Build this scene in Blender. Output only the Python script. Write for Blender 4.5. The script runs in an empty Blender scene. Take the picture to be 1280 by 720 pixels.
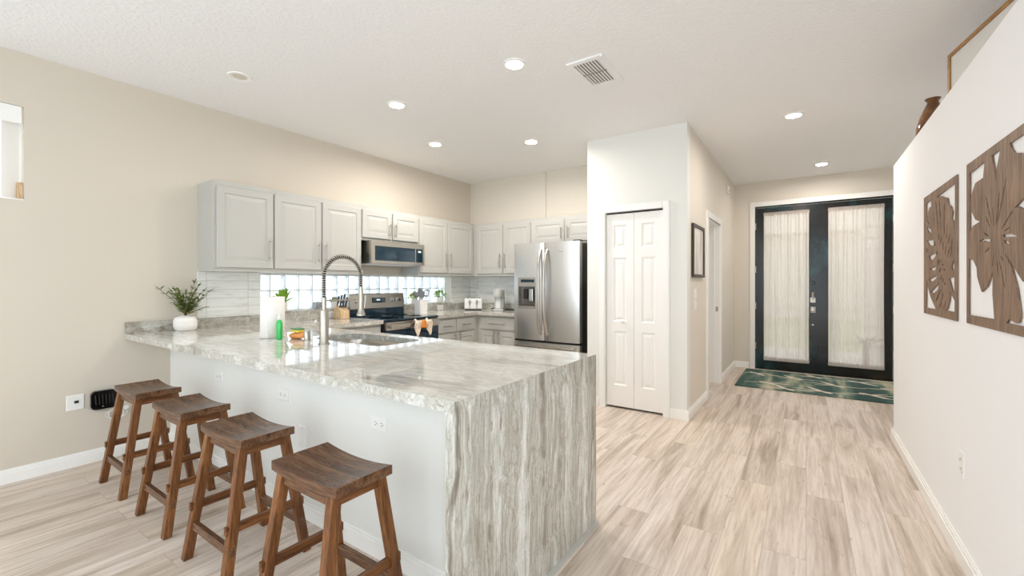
import bpy, bmesh, math, random
from mathutils import Vector, Matrix
S = bpy.context.scene
COL = S.collection
random.seed(7)

# ------------------------------------------------------------------ camera
FPX, YAW, HC, YH = 539.5, math.radians(34.3), 1.30, 353.5
cd = bpy.data.cameras.new('camera')
cam = bpy.data.objects.new('camera', cd); COL.objects.link(cam)
cam.location = (0, 0, HC)
cam.rotation_euler = (math.pi/2, 0, YAW)
cd.sensor_width = 36.0
cd.lens = FPX/1280*36
cd.shift_y = (YH-360)/1280
cd.clip_start = 0.05
S.camera = cam

# ------------------------------------------------------------------ sky and exposure
w = bpy.data.worlds.new('sky'); S.world = w
w.use_nodes = True
bg = w.node_tree.nodes['Background']
bg.inputs[0].default_value = (0.85, 0.935, 1.0, 1)
bg.inputs[1].default_value = 2.65
S.view_settings.view_transform = 'Standard'
S.view_settings.look = 'None'
S.view_settings.gamma = 1
S.view_settings.use_curve_mapping = False
S.view_settings.exposure = 0.31
LAMP, LAMP_HALL, LAMP_KIT = 250.0, 360.0, 560.0
try:
    S.cycles.diffuse_bounces = 7
    S.cycles.max_bounces = 14
    S.cycles.transparent_max_bounces = 16
    S.cycles.use_denoising = True
    S.cycles.caustics_reflective = False
    S.cycles.caustics_refractive = False
    S.cycles.sample_clamp_indirect = 8
except Exception:
    pass

# ------------------------------------------------------------------ materials
def lin(c):
    return tuple((v/12.92 if v <= .04045 else ((v+.055)/1.055)**2.4) for v in [x/255 for x in c]) + (1,)

def mat(name, rgb=None, rough=.5, metal=0, spec=.5, **kw):
    m = bpy.data.materials.new(name); m.use_nodes = True
    p = m.node_tree.nodes['Principled BSDF']
    if rgb: p.inputs['Base Color'].default_value = lin(rgb)
    p.inputs['Roughness'].default_value = rough
    p.inputs['Metallic'].default_value = metal
    p.inputs['Specular IOR Level'].default_value = spec
    for k, v in kw.items():
        p.inputs[k.replace('_', ' ')].default_value = v
    return m

def nd(m, t, **kw):
    n = m.node_tree.nodes.new(t)
    for k, v in kw.items(): setattr(n, k, v)
    return n
def lk(m, a, b): m.node_tree.links.new(a, b)
def P(m): return m.node_tree.nodes['Principled BSDF']

def coords(m, scale, kind='Position', rot=(0, 0, 0)):
    if kind == 'Position':
        src = nd(m, 'ShaderNodeNewGeometry').outputs['Position']
    else:
        src = nd(m, 'ShaderNodeTexCoord').outputs['Object']
    mp = nd(m, 'ShaderNodeMapping'); mp.inputs['Scale'].default_value = scale
    mp.inputs['Rotation'].default_value = rot
    lk(m, src, mp.inputs['Vector'])
    return mp.outputs[0]
def noise(m, vec, scale=5, detail=4, rough=.5, dist=0):
    n = nd(m, 'ShaderNodeTexNoise')
    n.inputs['Scale'].default_value = scale; n.inputs['Detail'].default_value = detail
    n.inputs['Roughness'].default_value = rough; n.inputs['Distortion'].default_value = dist
    if vec is not None: lk(m, vec, n.inputs['Vector'])
    return n.outputs['Fac']
def ramp(m, fac, stops, interp='LINEAR'):
    r = nd(m, 'ShaderNodeValToRGB'); r.color_ramp.interpolation = interp
    e = r.color_ramp.elements
    while len(e) < len(stops): e.new(.5)
    for i, (p, c) in enumerate(stops):
        e[i].position = p; e[i].color = lin(c) if len(c) == 3 else c
    lk(m, fac, r.inputs[0])
    return r.outputs[0]
def mixc(m, fac, a, b, blend='MIX'):
    n = nd(m, 'ShaderNodeMix', data_type='RGBA', blend_type=blend)
    for s, v in ((n.inputs['Factor'], fac), (n.inputs['A'], a), (n.inputs['B'], b)):
        pass
    ins = [n.inputs[0], n.inputs[6], n.inputs[7]]
    for s, v in zip(ins, (fac, a, b)):
        if hasattr(v, 'is_output'): lk(m, v, s)
        elif isinstance(v, (int, float)): s.default_value = v
        else: s.default_value = lin(v) if len(v) == 3 else v
    return n.outputs[2]
def bump(m, h, strength=.2, dist=.01):
    b = nd(m, 'ShaderNodeBump'); b.inputs['Strength'].default_value = strength
    b.inputs['Distance'].default_value = dist
    lk(m, h, b.inputs['Height']); lk(m, b.outputs[0], P(m).inputs['Normal'])
def math_(m, op, a, b=None):
    n = nd(m, 'ShaderNodeMath', operation=op)
    for s, v in zip(n.inputs, (a, b)):
        if v is None: continue
        if hasattr(v, 'is_output'): lk(m, v, s)
        else: s.default_value = v
    return n.outputs[0]

def painted(name, rgb, sc=160, st=.12, rough=.75, dist=.002):
    m = mat(name, rgb, rough)
    bump(m, noise(m, coords(m, (1, 1, 1)), sc, 3), st, dist)
    return m
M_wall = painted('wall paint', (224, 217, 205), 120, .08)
M_walll = painted('wall paint shaded', (212, 203, 189), 120, .08)  # left wall's dimmer light put into its base colour
M_wallr = painted('wall paint lit', (243, 243, 244), 120, .06)  # window-lit whiteness put into the base colour
M_knee = painted('knee wall paint', (232, 232, 227), 120, .06)
M_ceil = painted('ceiling texture', (241, 241, 241), 48, .6, .9, .008)
M_trim = mat('white trim', (244, 243, 240), .35)
M_door = mat('white door', (244, 242, 238), .4)
M_cab = mat('cabinet grey', (186, 185, 179), .42)
M_cabin = mat('cabinet inside', (170, 168, 162), .6)
M_plate = mat('white plastic', (240, 239, 236), .35)
M_black = mat('black', (14, 14, 15), .35)
M_dark = mat('dark gap', (30, 30, 30), .7)
M_nick = mat('brushed nickel', (182, 176, 166), .3, 1)
M_chrome = mat('chrome', (205, 205, 205), .12, 1)

def m_steel():
    m = mat('stainless', (206, 204, 200), .3, 1)
    v = coords(m, (60, 60, .6), 'Object')
    n = noise(m, v, 3, 3)
    lk(m, ramp(m, n, [(.3, (220, 219, 217)), (.7, (226, 225, 223))]), P(m).inputs['Base Color'])
    lk(m, math_(m, 'MULTIPLY_ADD', n, .16) if False else ramp(m, n, [(.3, (.285, .285, .285, 1)), (.7, (.305, .305, .305, 1))]), P(m).inputs['Roughness'])
    return m
M_steel = m_steel()
M_steelh = mat('stainless plain', (192, 186, 176), .3, 1)

def m_floor():
    m = mat('plank floor', None, .42, spec=.35)
    g = nd(m, 'ShaderNodeNewGeometry'); s = nd(m, 'ShaderNodeSeparateXYZ'); lk(m, g.outputs['Position'], s.inputs[0])
    c = nd(m, 'ShaderNodeCombineXYZ'); lk(m, s.outputs[1], c.inputs[0]); lk(m, s.outputs[0], c.inputs[1])
    b = nd(m, 'ShaderNodeTexBrick', offset=.37, offset_frequency=2, squash=1)
    for k, v in (('Scale', 1), ('Mortar Size', .0011), ('Mortar Smooth', .2), ('Bias', 0), ('Brick Width', 1.22), ('Row Height', .182)):
        b.inputs[k].default_value = v
    b.inputs['Color1'].default_value = (0, 0, 0, 1); b.inputs['Color2'].default_value = (1, 1, 1, 1); b.inputs['Mortar'].default_value = (.5, .5, .5, 1)
    lk(m, c.outputs[0], b.inputs['Vector'])
    rnd = b.outputs['Color']
    # offset the grain per plank
    off = nd(m, 'ShaderNodeVectorMath', operation='MULTIPLY_ADD')
    lk(m, rnd, off.inputs[0]); off.inputs[1].default_value = (37, 11, 5); lk(m, c.outputs[0], off.inputs[2])
    mp = nd(m, 'ShaderNodeMapping'); mp.inputs['Scale'].default_value = (.6, 7.5, 1); lk(m, off.outputs[0], mp.inputs[0])
    mp2 = nd(m, 'ShaderNodeMapping'); mp2.inputs['Scale'].default_value = (3.5, 70, 1); lk(m, off.outputs[0], mp2.inputs[0])
    mp3 = nd(m, 'ShaderNodeMapping'); mp3.inputs['Scale'].default_value = (5, 13, 1); lk(m, off.outputs[0], mp3.inputs[0])
    n1 = noise(m, mp.outputs[0], 1.6, 5, .6, .6)
    n2 = noise(m, mp2.outputs[0], 1, 3, .6, .3)
    n3 = noise(m, mp3.outputs[0], 1.3, 6, .72, 2.2)
    base = ramp(m, n1, [(.27, (160, 145, 128)), (.40, (203, 191, 179)), (.52, (225, 215, 206)), (.75, (235, 227, 220))])
    tint = ramp(m, rnd, [(0, (240, 234, 228)), (.35, (255, 252, 249)), (.7, (247, 241, 235)), (1, (252, 245, 236))])
    col = mixc(m, 1.0, base, tint, 'MULTIPLY')
    col = mixc(m, ramp(m, n2, [(.33, (.34, .34, .34, 1)), (.58, (0, 0, 0, 1))]), col, (150, 132, 114))
    col = mixc(m, ramp(m, n3, [(.60, (0, 0, 0, 1)), (.72, (.7, .7, .7, 1))]), col, (140, 118, 98))
    col = mixc(m, ramp(m, b.outputs['Fac'], [(.2, (0, 0, 0, 1)), (.9, (.55, .55, .55, 1))]), col, (120, 104, 88))
    lk(m, col, P(m).inputs['Base Color'])
    bump(m, n2, .06, .002)
    return m
M_floor = m_floor()

def m_granite(name, sc, rot, lift=0):
    m = mat(name, None, .03, spec=.5)
    v = coords(m, sc, 'Position', rot)
    n0 = noise(m, coords(m, (1, 1, 1)), 2.2, 3, .5)
    add = nd(m, 'ShaderNodeVectorMath', operation='MULTIPLY_ADD')
    lk(m, n0, add.inputs[0]); add.inputs[1].default_value = (2.2, 2.2, 2.2); lk(m, v, add.inputs[2])
    n1 = noise(m, add.outputs[0], 1.0, 9, .66, .5)
    n2 = noise(m, add.outputs[0], 3.4, 8, .7, .9)
    n3 = noise(m, coords(m, (1, 1, 1)), 90, 3, .6)
    nl = noise(m, coords(m, tuple(k*.32 for k in sc), 'Position', rot), 1.0, 2, .5, .4)
    n1 = math_(m, 'ADD', n1, math_(m, 'MULTIPLY', math_(m, 'SUBTRACT', nl, .5), .55))
    c = ramp(m, n1, [(.26, (112, 105, 92)), (.36, (158, 153, 141)), (.45, (198, 196, 187)), (.52, (168, 165, 153)), (.60, (206, 206, 199)), (.70, (232, 232, 229))])
    c = mixc(m, ramp(m, n2, [(.33, (.8, .8, .8, 1)), (.44, (0, 0, 0, 1))]), c, (128, 114, 97))
    c = mixc(m, ramp(m, n2, [(.60, (0, 0, 0, 1)), (.70, (.7, .7, .7, 1))]), c, (238, 237, 233))
    n4 = noise(m, coords(m, tuple(k*7 for k in sc), 'Position', rot), 1.0, 5, .7, .8)
    c = mixc(m, ramp(m, n4, [(.34, (.55, .55, .55, 1)), (.50, (0, 0, 0, 1))]), c, (138, 128, 113))
    c = mixc(m, ramp(m, n4, [(.56, (0, 0, 0, 1)), (.68, (.4, .4, .4, 1))]), c, (236, 236, 232))
    c = mixc(m, ramp(m, n3, [(.30, (.35, .35, .35, 1)), (.45, (0, 0, 0, 1))]), c, (120, 108, 94))
    if lift: c = mixc(m, lift, c, (240, 238, 234))
    lk(m, c, P(m).inputs['Base Color'])
    return m
M_gran = m_granite('granite top', (1.3, 7.0, 1.3), (0, 0, math.radians(-10)), .28)
M_grane = m_granite('granite edge', (13, 13, 13), (0, 0, 0), .12)
M_granv = m_granite('granite waterfall', (11, 11, .75), (math.radians(4), 0, 0))
M_grans = m_granite('granite upstand', (3, 2.4, 3.5), (math.radians(20), 0, 0))

def m_wood(name, stops, sc, rough=.35, axis='x'):
    m = mat(name, None, rough, spec=.35)
    s = {'x': (1.2, 12, 12), 'y': (12, 1.2, 12), 'z': (12, 12, 1.2)}[axis]
    n = noise(m, coords(m, s, 'Object'), sc, 6, .62, .7)
    n2 = noise(m, coords(m, tuple(k*5 for k in s), 'Object'), sc, 3, .6)
    c = ramp(m, n, stops)
    c = mixc(m, ramp(m, n2, [(.36, (.5, .5, .5, 1)), (.55, (0, 0, 0, 1))]), c, tuple(int(k*.55) for k in stops[0][1]))
    lk(m, c, P(m).inputs['Base Color'])
    bump(m, n2, .05, .002)
    return m
ws = [(.25, (74, 42, 21)), (.45, (116, 72, 39)), (.6, (140, 92, 52)), (.8, (160, 112, 68))]
M_woodx = m_wood('stool wood seat', [(.25, (66, 42, 28)), (.45, (104, 72, 50)), (.6, (128, 93, 66)), (.8, (146, 112, 84))], 2.2, .27, 'x')
M_woodz = m_wood('stool wood leg', ws, 2.2, .35, 'z')
M_woody = m_wood('stool wood rail', ws, 2.2, .35, 'y')
M_art = m_wood('walnut panel', [(.25, (114, 90, 74)), (.5, (138, 112, 92)), (.75, (162, 134, 112))], 1.5, .55, 'z')
M_oak = m_wood('oak frame', [(.25, (150, 108, 62)), (.5, (176, 132, 80)), (.75, (196, 152, 98))], 2, .5, 'y')
M_block = m_wood('beech block', [(.25, (206, 170, 128)), (.5, (222, 190, 150)), (.75, (232, 204, 168))], 2, .5, 'z')

def m_tile():
    m = mat('marble tile', None, .12, spec=.5)
    g = nd(m, 'ShaderNodeNewGeometry'); s = nd(m, 'ShaderNodeSeparateXYZ'); lk(m, g.outputs['Position'], s.inputs[0])
    c = nd(m, 'ShaderNodeCombineXYZ'); lk(m, math_(m, 'ADD', s.outputs[0], s.outputs[1]), c.inputs[0]); lk(m, math_(m, 'SUBTRACT', s.outputs[2], 1.012), c.inputs[1])
    b = nd(m, 'ShaderNodeTexBrick', offset=0, offset_frequency=2)
    for k, v in (('Scale', 1), ('Mortar Size', .0014), ('Mortar Smooth', .1), ('Bias', 0), ('Brick Width', .335), ('Row Height', .0765)):
        b.inputs[k].default_value = v
    b.inputs['Color1'].default_value = (0, 0, 0, 1); b.inputs['Color2'].default_value = (1, 1, 1, 1)
    lk(m, c.outputs[0], b.inputs['Vector'])
    off = nd(m, 'ShaderNodeVectorMath', operation='MULTIPLY_ADD')
    lk(m, b.outputs['Color'], off.inputs[0]); off.inputs[1].default_value = (9, 5, 3); lk(m, c.outputs[0], off.inputs[2])
    mp = nd(m, 'ShaderNodeMapping'); mp.inputs['Scale'].default_value = (2.5, 16, 1); lk(m, off.outputs[0], mp.inputs[0])
    col = ramp(m, noise(m, mp.outputs[0], 1.6, 5, .6, .5), [(.28, (212, 213, 209)), (.48, (236, 237, 233)), (.7, (244, 245, 242))])
    col = mixc(m, b.outputs['Fac'], col, (186, 184, 176))
    lk(m, col, P(m).inputs['Base Color'])
    return m
M_tile = m_tile()

def m_glass(name, tint=(1, 1, 1, 1), gl=.08):
    m = bpy.data.materials.new(name); m.use_nodes = True
    nt = m.node_tree; nt.nodes.remove(P(m)); o = nt.nodes['Material Output']
    t = nd(m, 'ShaderNodeBsdfTransparent'); t.inputs[0].default_value = tint
    g = nd(m, 'ShaderNodeBsdfGlossy'); g.inputs['Roughness'].default_value = .02
    mx = nd(m, 'ShaderNodeMixShader'); mx.inputs[0].default_value = gl
    lk(m, t.outputs[0], mx.inputs[1]); lk(m, g.outputs[0], mx.inputs[2]); lk(m, mx.outputs[0], o.inputs[0])
    return m
M_glass = m_glass('clear glass')
def m_block():
    m = bpy.data.materials.new('glass block'); m.use_nodes = True
    nt = m.node_tree; nt.nodes.remove(P(m)); o = nt.nodes['Material Output']
    n = noise(m, coords(m, (1, 14, 14)), 1.3, 4, .6, 1.2)
    col = ramp(m, n, [(.38, (206, 212, 220)), (.46, (250, 252, 253)), (.8, (255, 255, 255))])
    t = nd(m, 'ShaderNodeBsdfTransparent'); lk(m, col, t.inputs[0])
    d = nd(m, 'ShaderNodeBsdfTranslucent'); d.inputs[0].default_value = (.95, .97, 1, 1)
    g = nd(m, 'ShaderNodeBsdfGlossy'); g.inputs['Roughness'].default_value = .05
    a = nd(m, 'ShaderNodeMixShader'); a.inputs[0].default_value = .35
    lk(m, t.outputs[0], a.inputs[1]); lk(m, d.outputs[0], a.inputs[2])
    b = nd(m, 'ShaderNodeMixShader'); b.inputs[0].default_value = .06
    lk(m, a.outputs[0], b.inputs[1]); lk(m, g.outputs[0], b.inputs[2]); lk(m, b.outputs[0], o.inputs[0])
    return m
M_gblock = m_block()
def m_sheer():
    m = bpy.data.materials.new('sheer cloth'); m.use_nodes = True
    nt = m.node_tree; nt.nodes.remove(P(m)); o = nt.nodes['Material Output']
    c = (.86, .78, .72, 1)
    t = nd(m, 'ShaderNodeBsdfTransparent'); t.inputs[0].default_value = (.97, .95, .92, 1)
    d = nd(m, 'ShaderNodeBsdfTranslucent'); d.inputs[0].default_value = (.40, .345, .305, 1)
    f = nd(m, 'ShaderNodeBsdfDiffuse'); f.inputs[0].default_value = c
    a = nd(m, 'ShaderNodeMixShader'); a.inputs[0].default_value = .5
    lk(m, d.outputs[0], a.inputs[1]); lk(m, f.outputs[0], a.inputs[2])
    b = nd(m, 'ShaderNodeMixShader')
    weave = noise(m, coords(m, (30, 30, .5)), 1, 2)
    lk(m, ramp(m, weave, [(.3, (.80, .80, .80, 1)), (.7, (.87, .87, .87, 1))]), b.inputs[0])
    lk(m, t.outputs[0], b.inputs[1]); lk(m, a.outputs[0], b.inputs[2]); lk(m, b.outputs[0], o.inputs[0])
    return m
M_sheer = m_sheer()
def m_emit(name, rgb, s):
    m = bpy.data.materials.new(name); m.use_nodes = True
    p = P(m); p.inputs['Base Color'].default_value = (.9, .9, .88, 1)
    p.inputs['Emission Color'].default_value = lin(rgb); p.inputs['Emission Strength'].default_value = s
    return m
M_lamp = m_emit('lit diffuser', (255, 250, 245), LAMP)
M_lampk = m_emit('lit kitchen diffuser', (255, 248, 240), LAMP_KIT)
M_lamph = m_emit('lit hall diffuser', (255, 248, 240), LAMP_HALL)
M_bdoor = mat('black door painted reflections', None, .2, spec=.5)
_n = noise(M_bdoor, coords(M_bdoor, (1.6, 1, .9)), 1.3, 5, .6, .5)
lk(M_bdoor, ramp(M_bdoor, _n, [(.38, (36, 29, 22)), (.48, (13, 13, 13)), (.56, (16, 30, 32)), (.67, (30, 66, 68))]), P(M_bdoor).inputs['Base Color'])  # brown and teal reflections painted into the base colour
M_leaf = mat('olive leaf', (98, 118, 54), .45)
M_leaf2 = mat('lime leaf', (150, 190, 60), .45)
M_leaf3 = mat('pale succulent', (150, 165, 125), .5)
M_stem = mat('stem', (96, 82, 52), .6)
M_white = mat('white ceramic', (240, 237, 233), .35)
M_paper = mat('paper', (238, 234, 230), .9)
M_blackglass = mat('black glass', (22, 46, 60), .05, spec=.6)

# ------------------------------------------------------------------ mesh helpers
class M:
    def __init__(s): s.v = []; s.f = []
    def add(s, vs, fs):
        n = len(s.v); s.v += [tuple(v) for v in vs]; s.f += [tuple(i+n for i in f) for f in fs]; return s
    def box(s, x0, x1, y0, y1, z0, z1):
        return s.add([(x, y, z) for z in (z0, z1) for y in (y0, y1) for x in (x0, x1)],
                     [(0, 2, 3, 1), (4, 5, 7, 6), (0, 1, 5, 4), (2, 6, 7, 3), (0, 4, 6, 2), (1, 3, 7, 5)])
    def bar(s, p0, p1, w, h, up=(0, 0, 1), w1=None, h1=None):
        p0, p1 = Vector(p0), Vector(p1); d = (p1-p0).normalized(); u = Vector(up)
        a = d.cross(u)
        if a.length < 1e-4: a = d.cross(Vector((1, 0, 0)))
        a.normalize(); b = a.cross(d).normalized()
        w1 = w1 or w; h1 = h1 or h; vs = []
        for p, ww, hh in ((p0, w, h), (p1, w1, h1)):
            for i, j in ((-1, -1), (1, -1), (1, 1), (-1, 1)): vs.append(p+a*i*ww/2+b*j*hh/2)
        return s.add(vs, [(0, 3, 2, 1), (4, 5, 6, 7), (0, 1, 5, 4), (1, 2, 6, 5), (2, 3, 7, 6), (3, 0, 4, 7)])
    def tube(s, pts, r, n=10, closed=False):
        pts = [Vector(p) for p in pts]; k = len(pts)
        rs = r if isinstance(r, (list, tuple)) else [r]*k
        t0 = (pts[1]-pts[0]).normalized(); a = t0.orthogonal().normalized(); vs = []
        for i, p in enumerate(pts):
            t = (pts[min(i+1, k-1)]-pts[max(i-1, 0)])
            if closed: t = pts[(i+1) % k]-pts[i-1]
            t.normalize(); a = (a-t*a.dot(t)).normalized(); b = t.cross(a)
            for j in range(n):
                q = 2*math.pi*j/n; vs.append(p+(a*math.cos(q)+b*math.sin(q))*rs[i])
        fs = []
        for i in range(k if closed else k-1):
            for j in range(n):
                i2 = (i+1) % k
                fs.append((i*n+j, i*n+(j+1) % n, i2*n+(j+1) % n, i2*n+j))
        if not closed: fs += [tuple(range(n))[::-1], tuple((k-1)*n+j for j in range(n))]
        return s.add(vs, fs)
    def cyl(s, p0, p1, r, n=20): return s.tube([p0, p1], r, n)
    def lathe(s, prof, c=(0, 0, 0), n=32, sx=1, sy=1):
        vs = []; fs = []
        for r, z in prof:
            for j in range(n):
                q = 2*math.pi*j/n; vs.append((c[0]+r*math.cos(q)*sx, c[1]+r*math.sin(q)*sy, c[2]+z))
        for i in range(len(prof)-1):
            for j in range(n): fs.append((i*n+j, i*n+(j+1) % n, (i+1)*n+(j+1) % n, (i+1)*n+j))
        if prof[0][0] > 1e-5: fs.append(tuple(range(n))[::-1])
        if prof[-1][0] > 1e-5: fs.append(tuple((len(prof)-1)*n+j for j in range(n)))
        return s.add(vs, fs)
    def panel(s, fn, u0, u1, v0, v1, loops, depth):
        vs = []; fs = []
        L = [(0, -depth)]+list(loops)
        for ins, d in L:
            for u, v in ((u0+ins, v0+ins), (u1-ins, v0+ins), (u1-ins, v1-ins), (u0+ins, v1-ins)): vs.append(fn(u, v, d))
        for i in range(len(L)-1):
            for j in range(4): fs.append((i*4+j, i*4+(j+1) % 4, i*4+4+(j+1) % 4, i*4+4+j))
        k = (len(L)-1)*4
        fs += [(0, 3, 2, 1), (k, k+1, k+2, k+3)]
        return s.add(vs, fs)
    def prism(s, poly, fn, d0, d1):
        n = len(poly)
        vs = [fn(u, v, d0) for u, v in poly]+[fn(u, v, d1) for u, v in poly]
        return s.add(vs, [tuple(range(n))[::-1], tuple(range(n, 2*n))]+[(i, (i+1) % n, n+(i+1) % n, n+i) for i in range(n)])
    def leaf(s, p, d, L, W, droop=.2, fold=.25):
        p = Vector(p); d = Vector(d).normalized(); up = Vector((0, 0, 1))
        a = d.cross(up)
        if a.length < .05: a = Vector((random.uniform(-1, 1), random.uniform(-1, 1), 0))
        a.normalize(); nn = a.cross(d).normalized(); vs = []
        for t, k in ((0, .12), (.25, .8), (.5, 1), (.75, .7), (1, .03)):
            c = p+d*L*t-up*droop*L*t*t
            vs += [c-a*W/2*k+nn*W*fold*k, c, c+a*W/2*k+nn*W*fold*k]
        fs = []
        for i in range(4):
            b = i*3; fs += [(b, b+1, b+4, b+3), (b+1, b+2, b+5, b+4)]
        return s.add(vs, fs)
    def ball(s, c, rx, ry, rz, n=16, k=10):
        return s.lathe([(math.sin(math.pi*i/k), -math.cos(math.pi*i/k)) for i in range(k+1)], (0, 0, 0), n) if False else s._ball(c, rx, ry, rz, n, k)
    def _ball(s, c, rx, ry, rz, n, k):
        vs = []; fs = []
        for i in range(k+1):
            a = math.pi*i/k
            for j in range(n):
                q = 2*math.pi*j/n; vs.append((c[0]+rx*math.sin(a)*math.cos(q), c[1]+ry*math.sin(a)*math.sin(q), c[2]-rz*math.cos(a)))
        for i in range(k):
            for j in range(n): fs.append((i*n+j, i*n+(j+1) % n, (i+1)*n+(j+1) % n, (i+1)*n+j))
        return s.add(vs, fs)

def wloc(o):
    v = Vector((0, 0, 0))
    while o is not None: v += Vector(o.location); o = o.parent
    return v

def obj(name, m, material, parent=None, smooth=None, bevel=0, seg=2, fixn=True):
    if isinstance(m, M):
        me = bpy.data.meshes.new(name); me.from_pydata(m.v, [], m.f)
    else: me = m
    o = bpy.data.objects.new(name, me); COL.objects.link(o)
    bm = bmesh.new(); bm.from_mesh(me)
    bmesh.ops.remove_doubles(bm, verts=bm.verts, dist=1e-6)
    if fixn: bmesh.ops.recalc_face_normals(bm, faces=bm.faces)
    if parent is None:
        xs = [v.co for v in bm.verts]
        mn = [min(c[i] for c in xs) for i in range(3)]; mx = [max(c[i] for c in xs) for i in range(3)]
        base = Vector(((mn[0]+mx[0])/2, (mn[1]+mx[1])/2, mn[2]))
        o.location = base
    else:
        o.parent = parent; base = wloc(parent)
    bmesh.ops.translate(bm, verts=bm.verts, vec=-base)
    bm.to_mesh(me); bm.free()
    if smooth is not None:
        me.polygons.foreach_set('use_smooth', [True]*len(me.polygons))
        me.set_sharp_from_angle(angle=math.radians(smooth))
    for mm in (material if isinstance(material, (list, tuple)) else [material]): me.materials.append(mm)
    if bevel:
        b = o.modifiers.new('bevel', 'BEVEL'); b.width = bevel; b.segments = seg; b.limit_method = 'ANGLE'; b.angle_limit = math.radians(40)
    return o
def thing(name, label, cat, loc=(0, 0, 0), group=None):
    o = bpy.data.objects.new(name, None); COL.objects.link(o); o.location = loc
    o.empty_display_size = .05
    return tag(o, label, cat, group)
def tag(o, label=None, cat=None, group=None):
    if label: o['label'] = label
    if cat: o['category'] = cat
    if group: o['group'] = group
    return o
def struct(name, m, material, label=None, cat=None, **kw):
    o = obj(name, m, material, **kw); o['kind'] = 'structure'
    return tag(o, label, cat)
def dup(root, loc, label, rot=0):
    r = root.copy(); COL.objects.link(r); r.location = loc; r.rotation_euler = (0, 0, rot); r['label'] = label
    def rec(src, dst):
        for ch in list(src.children):
            c = ch.copy(); COL.objects.link(c); c.parent = dst; rec(ch, c)
    rec(root, r)
    return r
def cut_plate(name, loops, fn, d0, d1):
    """A flat plate with holes: loops are 2D outlines, the first the outer one."""
    cu = bpy.data.curves.new(name, 'CURVE'); cu.dimensions = '2D'; cu.fill_mode = 'BOTH'; cu.extrude = .5
    for lp in loops:
        sp = cu.splines.new('POLY'); sp.points.add(len(lp)-1); sp.use_cyclic_u = True
        for i, q in enumerate(lp): sp.points[i].co = (q[0], q[1], 0, 1)
    t = bpy.data.objects.new('tmp', cu); COL.objects.link(t)
    dg = bpy.context.evaluated_depsgraph_get(); dg.update()
    me = bpy.data.meshes.new_from_object(t.evaluated_get(dg))
    bpy.data.objects.remove(t); bpy.data.curves.remove(cu)
    m = M()
    m.v = [tuple(fn(v.co.x, v.co.y, d0+(v.co.z+.5)*(d1-d0))) for v in me.vertices]
    m.f = [tuple(p.vertices) for p in me.polygons]
    bpy.data.meshes.remove(me)
    return m
def rrect(u0, u1, v0, v1, r, n=6):
    out = []
    for cx, cy, a in ((u1-r, v0+r, -90), (u1-r, v1-r, 0), (u0+r, v1-r, 90), (u0+r, v0+r, 180)):
        for i in range(n+1):
            q = math.radians(a+90*i/n); out.append((cx+r*math.cos(q), cy+r*math.sin(q)))
    return out
def wallgrid(u0, u1, z0, z1, holes, boxer):
    m = M(); us = sorted({u0, u1}|{min(max(h[i], u0), u1) for h in holes for i in (0, 1)})
    for a, b in zip(us, us[1:]):
        mid = (a+b)/2; z = z0
        for h in sorted([h for h in holes if h[0] < mid < h[1]], key=lambda h: h[2]):
            if h[2] > z: boxer(m, a, b, z, h[2])
            z = max(z, h[3])
        if z < z1: boxer(m, a, b, z, z1)
    return m
FX = lambda face: (lambda u, v, d: (face+d, u, v))        # surface facing +x
FY = lambda face: (lambda u, v, d: (u, face-d, v))        # surface facing -y

# ------------------------------------------------------------------ the shell
XL, ZC = -4.28, 2.82
struct('floor', M().box(-4.48, 1.4, 1.9, 7.62, -.1, 0).box(-4.48, 4.2, -1.7, 1.9, -.1, 0), M_floor)
struct('ceiling', M().box(-4.48, 1.4, 1.9, 7.62, ZC, ZC+.12).box(-4.48, 4.2, -1.7, 1.9, ZC, ZC+.12), M_ceil)
BX = lambda x0, x1: (lambda m, a, b, z0, z1: m.box(x0, x1, a, b, z0, z1))
BY = lambda y0, y1: (lambda m, a, b, z0, z1: m.box(a, b, y0, y1, z0, z1))
WZ0, WZ1, WY0, WY1 = 1.02, 1.387, 2.034, 4.683
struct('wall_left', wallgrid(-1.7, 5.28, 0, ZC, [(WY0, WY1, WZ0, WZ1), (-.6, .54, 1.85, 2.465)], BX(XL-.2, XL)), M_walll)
m = wallgrid(XL, -1.05, 0, ZC, [], BY(5.16, 5.28)); m.box(XL, -2.95, 5.135, 5.16, 0, ZC)
struct('wall_back', m, M_wall)
struct('wall_pantry', wallgrid(-1.95, -.93, 0, ZC, [(-1.743, -1.152, 0, 2.03)], BY(4.30, 4.42)).box(-1.95, -1.83, 4.42, 5.16, 0, ZC), M_knee)
struct('wall_hall', wallgrid(4.42, 7.5, 0, ZC, [(5.29, 6.13, 0, 2.045)], BX(-1.05, -.93)), M_wall)
struct('wall_entry', wallgrid(-3.62, 1.37, 0, ZC, [(-.645, .955, 0, 2.45)], BY(7.5, 7.62)), M_wall)
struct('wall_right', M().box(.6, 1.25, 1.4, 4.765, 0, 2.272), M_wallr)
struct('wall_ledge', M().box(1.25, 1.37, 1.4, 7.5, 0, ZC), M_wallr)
struct('wall_study', wallgrid(5.28, 7.5, 0, ZC, [(5.7, 7.1, .4, 2.2)], BX(-3.62, -3.5)), M_wall)
struct('wall_rear', wallgrid(-4.28, 4.2, 0, ZC, [(-4.2, 4.1, 0, 2.7)], BY(-1.7, -1.58)), M_wall)  # unseen; set close and mostly open to let in more daylight
struct('wall_lounge_added', wallgrid(-1.58, 1.9, 0, ZC, [(-1.4, 1.8, 0, 2.5)], BX(4.08, 4.2)).box(1.37, 4.2, 1.9, 2.02, 0, ZC), M_wallr)  # unseen lounge wall added with a large opening to brighten the room
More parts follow.
